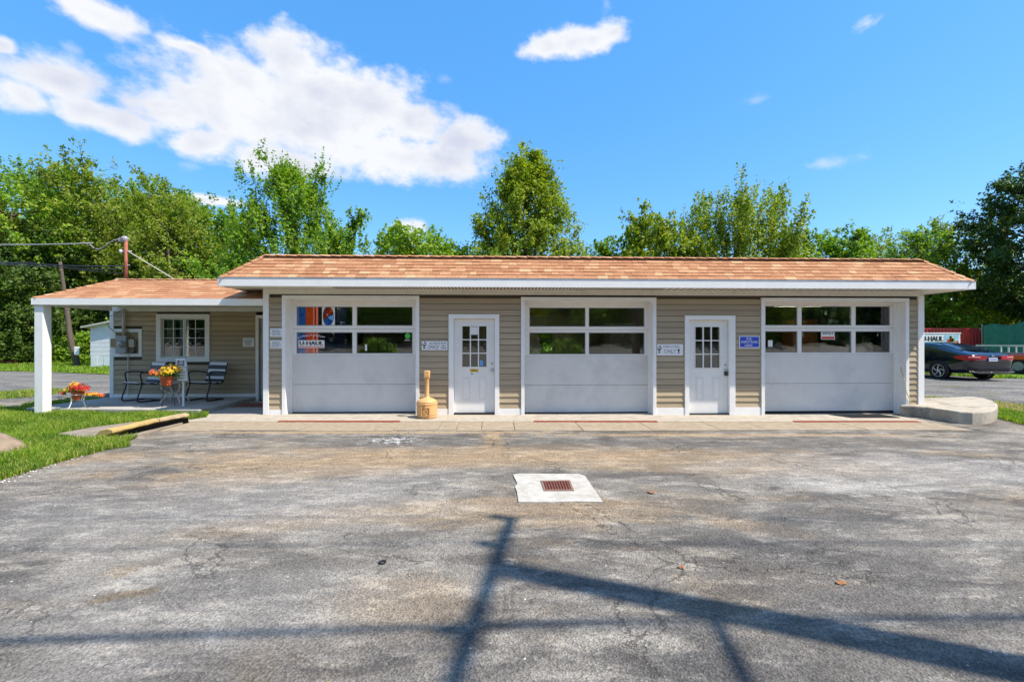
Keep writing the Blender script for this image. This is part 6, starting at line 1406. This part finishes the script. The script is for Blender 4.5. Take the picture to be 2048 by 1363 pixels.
# understorey
k = 0
for (px, top, Z, wpx, mm, tn, lab) in [(20, 560, 33, 170, LEAF_DRK, .55, 'dark shrub at the far left wood edge'), (120, 590, 34, 150, LEAF_DRK, .5, 'dark shrub behind the left porch post'), (205, 590, 43, 140, LEAF_MID, .3, 'dark green shrub right behind the white shed'),
                                       (124, 676, 33, 46, LEAF_MID, .6, 'low bright bush at the foot of the leaning trunk'), (172, 668, 30, 26, LEAF_MID, .55, 'low bright bush beside the white shed'), (-60, 500, 30, 170, LEAF_DRK, .5, 'dark shrub just outside the left edge')]:
    tree(lab, px, top, Z, wpx, 'bush', mm, 13000, 30+k, .11, .02, 'shrub', 'shrub', up=.2, tint0=tn, nl=18, group='shrubs under the left woods'); k += 1
# behind the building
tree('tall loose tree with upswept branches behind the garage', 592, 340, 29, 310, 'cone', LEAF_MID, 60000, 40, .10, .04, up=1.0, spray=1.35, group=GB, tint0=.50, nl=26, rnd=.35)
tree('small side tree leaning right beside the tall loose tree', 695, 425, 29, 150, 'vase', LEAF_MID, 16000, 41, .11, .1, up=1.0, spray=1.4, group=GB, tint0=.5, nl=14, rnd=.35)
tree('low rounded green tree above the left bay roof', 830, 462, 27, 225, 'bush', LEAF_MID, 28000, 42, .12, .1, up=.3, group=GB, tint0=.55)
tree('low dark hedge tree behind the roof beside the pointed tree', 915, 490, 30, 150, 'bush', LEAF_MID, 12000, 43, .11, .1, up=.3, group=GB, tint0=.3)
tree('dense pointed yellow green tree behind the middle of the roof', 1046, 300, 27, 290, 'cone', LEAF_YEL, 64000, 44, .10, .12, up=.7, group=GB, tint0=.42, nl=44, spray=.8)
tree('tall spiky tree with finger like shoots behind the roof', 1470, 402, 27, 245, 'round', LEAF_YEL, 62000, 45, .092, .06, up=1.4, spray=1.7, group=GB, tint0=.42, nl=30, rnd=.22)
tree('yellow green bushy tree left of the spiky tree', 1322, 436, 26, 210, 'bush', LEAF_YEL, 30000, 46, .11, .12, up=.9, spray=1.3, group=GB, tint0=.42)
tree('small spreading tree peeking over the roof left of the bushy tree', 1245, 468, 28, 110, 'vase', LEAF_MID, 12000, 47, .11, .1, up=1., spray=1.3, group=GB, tint0=.5, nl=14)
tree('low tree right of the spiky tree', 1620, 478, 30, 170, 'bush', LEAF_MID, 16000, 48, .12, .1, up=1., spray=1.3, group=GB, tint0=.45, nl=16)
tree('small upright tree over the right part of the roof', 1695, 450, 30, 110, 'vase', LEAF_MID, 13000, 49, .12, .1, up=1., group=GB, tint0=.5, nl=16)
tree('bright green tree over the right part of the roof', 1765, 462, 46, 170, 'bush', LEAF_YEL, 20000, 50, .13, .1, up=.6, group=GB, tint0=.45)
tree('round green tree over the right end of the roof', 1838, 462, 42, 150, 'bush', LEAF_MID, 16000, 51, .13, .1, up=.8, group=GB, tint0=.5)
tree('bright yellow green tree beside the right roof end', 1912, 440, 43, 170, 'bush', LEAF_YEL, 26000, 52, .12, .08, up=.7, group=GB, tint0=.5)
tree('very dark dense tree at the right edge', 2092, 335, 36, 225, 'round', LEAF_DRK, 46000, 53, .14, .22, up=.2, group=GB, tint0=.28, nl=34)
tree('bright shrub behind the red container', 1885, 545, 44, 230, 'bush', LEAF_YEL, 20000, 54, .14, .02, 'shrub', 'shrub', up=.4, group='shrubs behind the right yard', tint0=.5)
tree('green shrub above the green screen fence', 1990, 560, 43, 190, 'bush', LEAF_MID, 14000, 55, .14, .02, 'shrub', 'shrub', up=.4, group='shrubs behind the right yard', tint0=.5)
tree('dark shrub at the far right behind the flat trailer', 2120, 560, 43, 200, 'bush', LEAF_DRK, 12000, 56, .14, .02, 'shrub', 'shrub', up=.4, group='shrubs behind the right yard', tint0=.6)
tree('low green tree in the gap right of the pointed tree', 1190, 492, 30, 110, 'bush', LEAF_MID, 8000, 61, .10, .1, up=.4, group=GB, tint0=.45, nl=14)
tree('low green tree in front of the foot of the pointed tree', 965, 486, 32, 110, 'bush', LEAF_MID, 8000, 62, .10, .1, up=.4, group=GB, tint0=.5, nl=14)
# far-off wood as one mass
def far_wood():
    rng = np.random.default_rng(77); n = 60000; a = rng.uniform(-80, 80, n); y = 58+rng.normal(0, 2, n)+np.abs(a)*.05; hh = 8.2+1.6*np.sin(a*.23)+1.0*np.sin(a*.61+1)+.7*np.sin(a*1.7)
    z = hh*(rng.random(n)**.8); c = np.stack([a, y, z], 1); c[:, 1] += rng.normal(0, 1.2, n); v = leaf_quads(c, np.array([0, -.6, .6]), .42, rng); tn = np.clip(.4+.2*np.sin(a*.9)+rng.normal(0, .15, n), 0, 1)
    props(obj('distant_woods', fast_mesh('distant_woods', v, 4, [(0, 1, 2, 3)], tn), LEAF_MID), 'distant belt of green woods behind everything', 'woods', kind='stuff')
far_wood()
def street_wood():
    rng = np.random.default_rng(78); n = 30000; a = rng.uniform(-70, 70, n); hh = 9+1.6*np.sin(a*.23)+1.0*np.sin(a*.61+1)+.7*np.sin(a*1.7)
    c = np.stack([a, -52+rng.normal(0, 1.5, n), hh*rng.random(n)**.85], 1); v = leaf_quads(c, np.array([0, .6, .6]), .6, rng)
    props(obj('street_woods', fast_mesh('street_woods', v, 4, [(0, 1, 2, 3)], np.clip(.35+rng.normal(0, .2, n), 0, 1)), LEAF_DRK), 'dark belt of woods across the street behind the viewer', 'woods', kind='stuff')
street_wood()
# across the street, seen only as reflections in the glass
for i, (px, Z, k_) in enumerate([(-220, 36, 'c'), (-520, 38, 'a'), (-900, 38, 'c')]):
    x, y = CZ(px, Z); o = dup(T[k_], (x, y, 0), 1.3*i+.8, 'tree of the woods beyond the left edge, %s from the frame' % ['first', 'second', 'third'][i]); o['group'] = GW
bx = T['b']
for i, (x, y, s) in enumerate([(-26, -46, .8), (-14, -44, .9), (-2, -48, .85), (9, -45, .95), (20, -47, .85), (32, -45, .9)]):
    o = dup(T[['a', 'b', 'c'][i % 3]], (x, y, 0), i*1.1, 'street tree across the road, number %s along from the left' % ['one', 'two', 'three', 'four', 'five', 'six'][i], s); o['group'] = 'trees across the street'
for i, (x, y, r_) in enumerate([(1.2, -19.5, 1.3), (4.6, -20.5, 1.5), (-8, -21, 1.2)]):
    tree(['clipped shrub across the lot behind the viewer, middle one', 'clipped shrub across the lot behind the viewer, right one', 'clipped shrub across the lot behind the viewer, left one'][i], 0, 0, 0, 0, 'bush', LEAF_MID, 5000, 90+i, .10, .02, 'shrub', 'shrub', up=.2, group='shrubs across the lot', tint0=.5, nl=12, pos=(x, y), H=1.3, Rr=r_)

# ------------------------------------------------------------------ utility pole behind the viewer (its shadow falls across the lot)
def upole():
    c, s = math.cos(TH), math.sin(TH)
    def W(xc, zc): return (xc*c+zc*s, CAMY-xc*s+zc*c)
    tipx, tipy = W(-.06, 3.27); h = 9.6; k = h/SUN_DIR.z
    bx, by = tipx+SUN_DIR.x*k, tipy+SUN_DIR.y*k; g = gz(bx, by)
    t = thing('utility_pole', 'wooden utility pole with crossarm standing behind the viewer', 'utility pole', (bx, by, g))
    m_ = MB(); m_.tube([(bx, by, -.3), (bx, by, 5), (bx, by, h)], [.17, .145, .115], 14); obj('pole', m_, WOODP, t, smooth=True)
    arm = Vector((.135*c+.99*s, -.135*s+.99*c, 0)).normalized(); cz = h-.12
    a0 = Vector((bx, by, cz))+arm*.98+Vector((-.0, 0, 0)); a1 = Vector((bx, by, cz))-arm*1.5; sd = Vector((-arm.y, arm.x, 0))
    def barv(p, q, w_, h_, nm, m=WOODP):
        d = (q-p).normalized(); sv = d.cross(Vector((0, 0, 1))).normalized()*w_; uv = sv.cross(d).normalized()*h_; m_ = MB(); vs = [p-sv-uv, p+sv-uv, p+sv+uv, p-sv+uv, q-sv-uv, q+sv-uv, q+sv+uv, q-sv+uv]; m_.add(vs, [(0,1,2,3), (7,6,5,4), (0,4,5,1), (1,5,6,2), (2,6,7,3), (3,7,4,0)]); return obj(nm, m_, m, t)
    barv(a0+sd*.13, a1+sd*.13, .035, .05, 'crossarm')
    b0 = Vector((bx, by, h-2.0)); barv(b0, b0-arm*.9, .024, .03, 'bracket_arm'); 
    pins = [a0-arm*.05, a0-arm*.62, a1+arm*.75, a1+arm*.1]
    for p in pins:
        m_ = MB(); m_.lathe([(.02, 0), (.02, .1), (.06, .12), (.065, .17), (.04, .22), (0, .23)], tuple(p+sd*.13+Vector((0, 0, .06))), 12); obj('insulator', m_, mat('white_porcelain', (.6, .6, .58), .4), t)
    for i, p in enumerate(pins):
        q = p+sd*.13+Vector((0, 0, .28)); dirw = Vector((1, .02*(i-1.5), 0)); cable(['farthest power line overhead behind the viewer', 'second power line overhead behind the viewer', 'third power line overhead behind the viewer', 'nearest street power line overhead behind the viewer'][i], [q-dirw*34+Vector((0, 0, .1)), q, q+dirw*30], (.009, .011, .015, .015)[i], BCAB, 16, .55, 'street power lines', 'power_line')
    q = Vector((bx, by, h-1.6))-arm*.2; cable('thick communication cable overhead behind the viewer', [q-Vector((34, .3, 0)), q, q+Vector((30, 0, 0))], .020, BCAB, 16, .5, 'street power lines', 'power_line')
upole()
for o in list(bpy.data.objects):
    if '_local' in o: del o['_local']
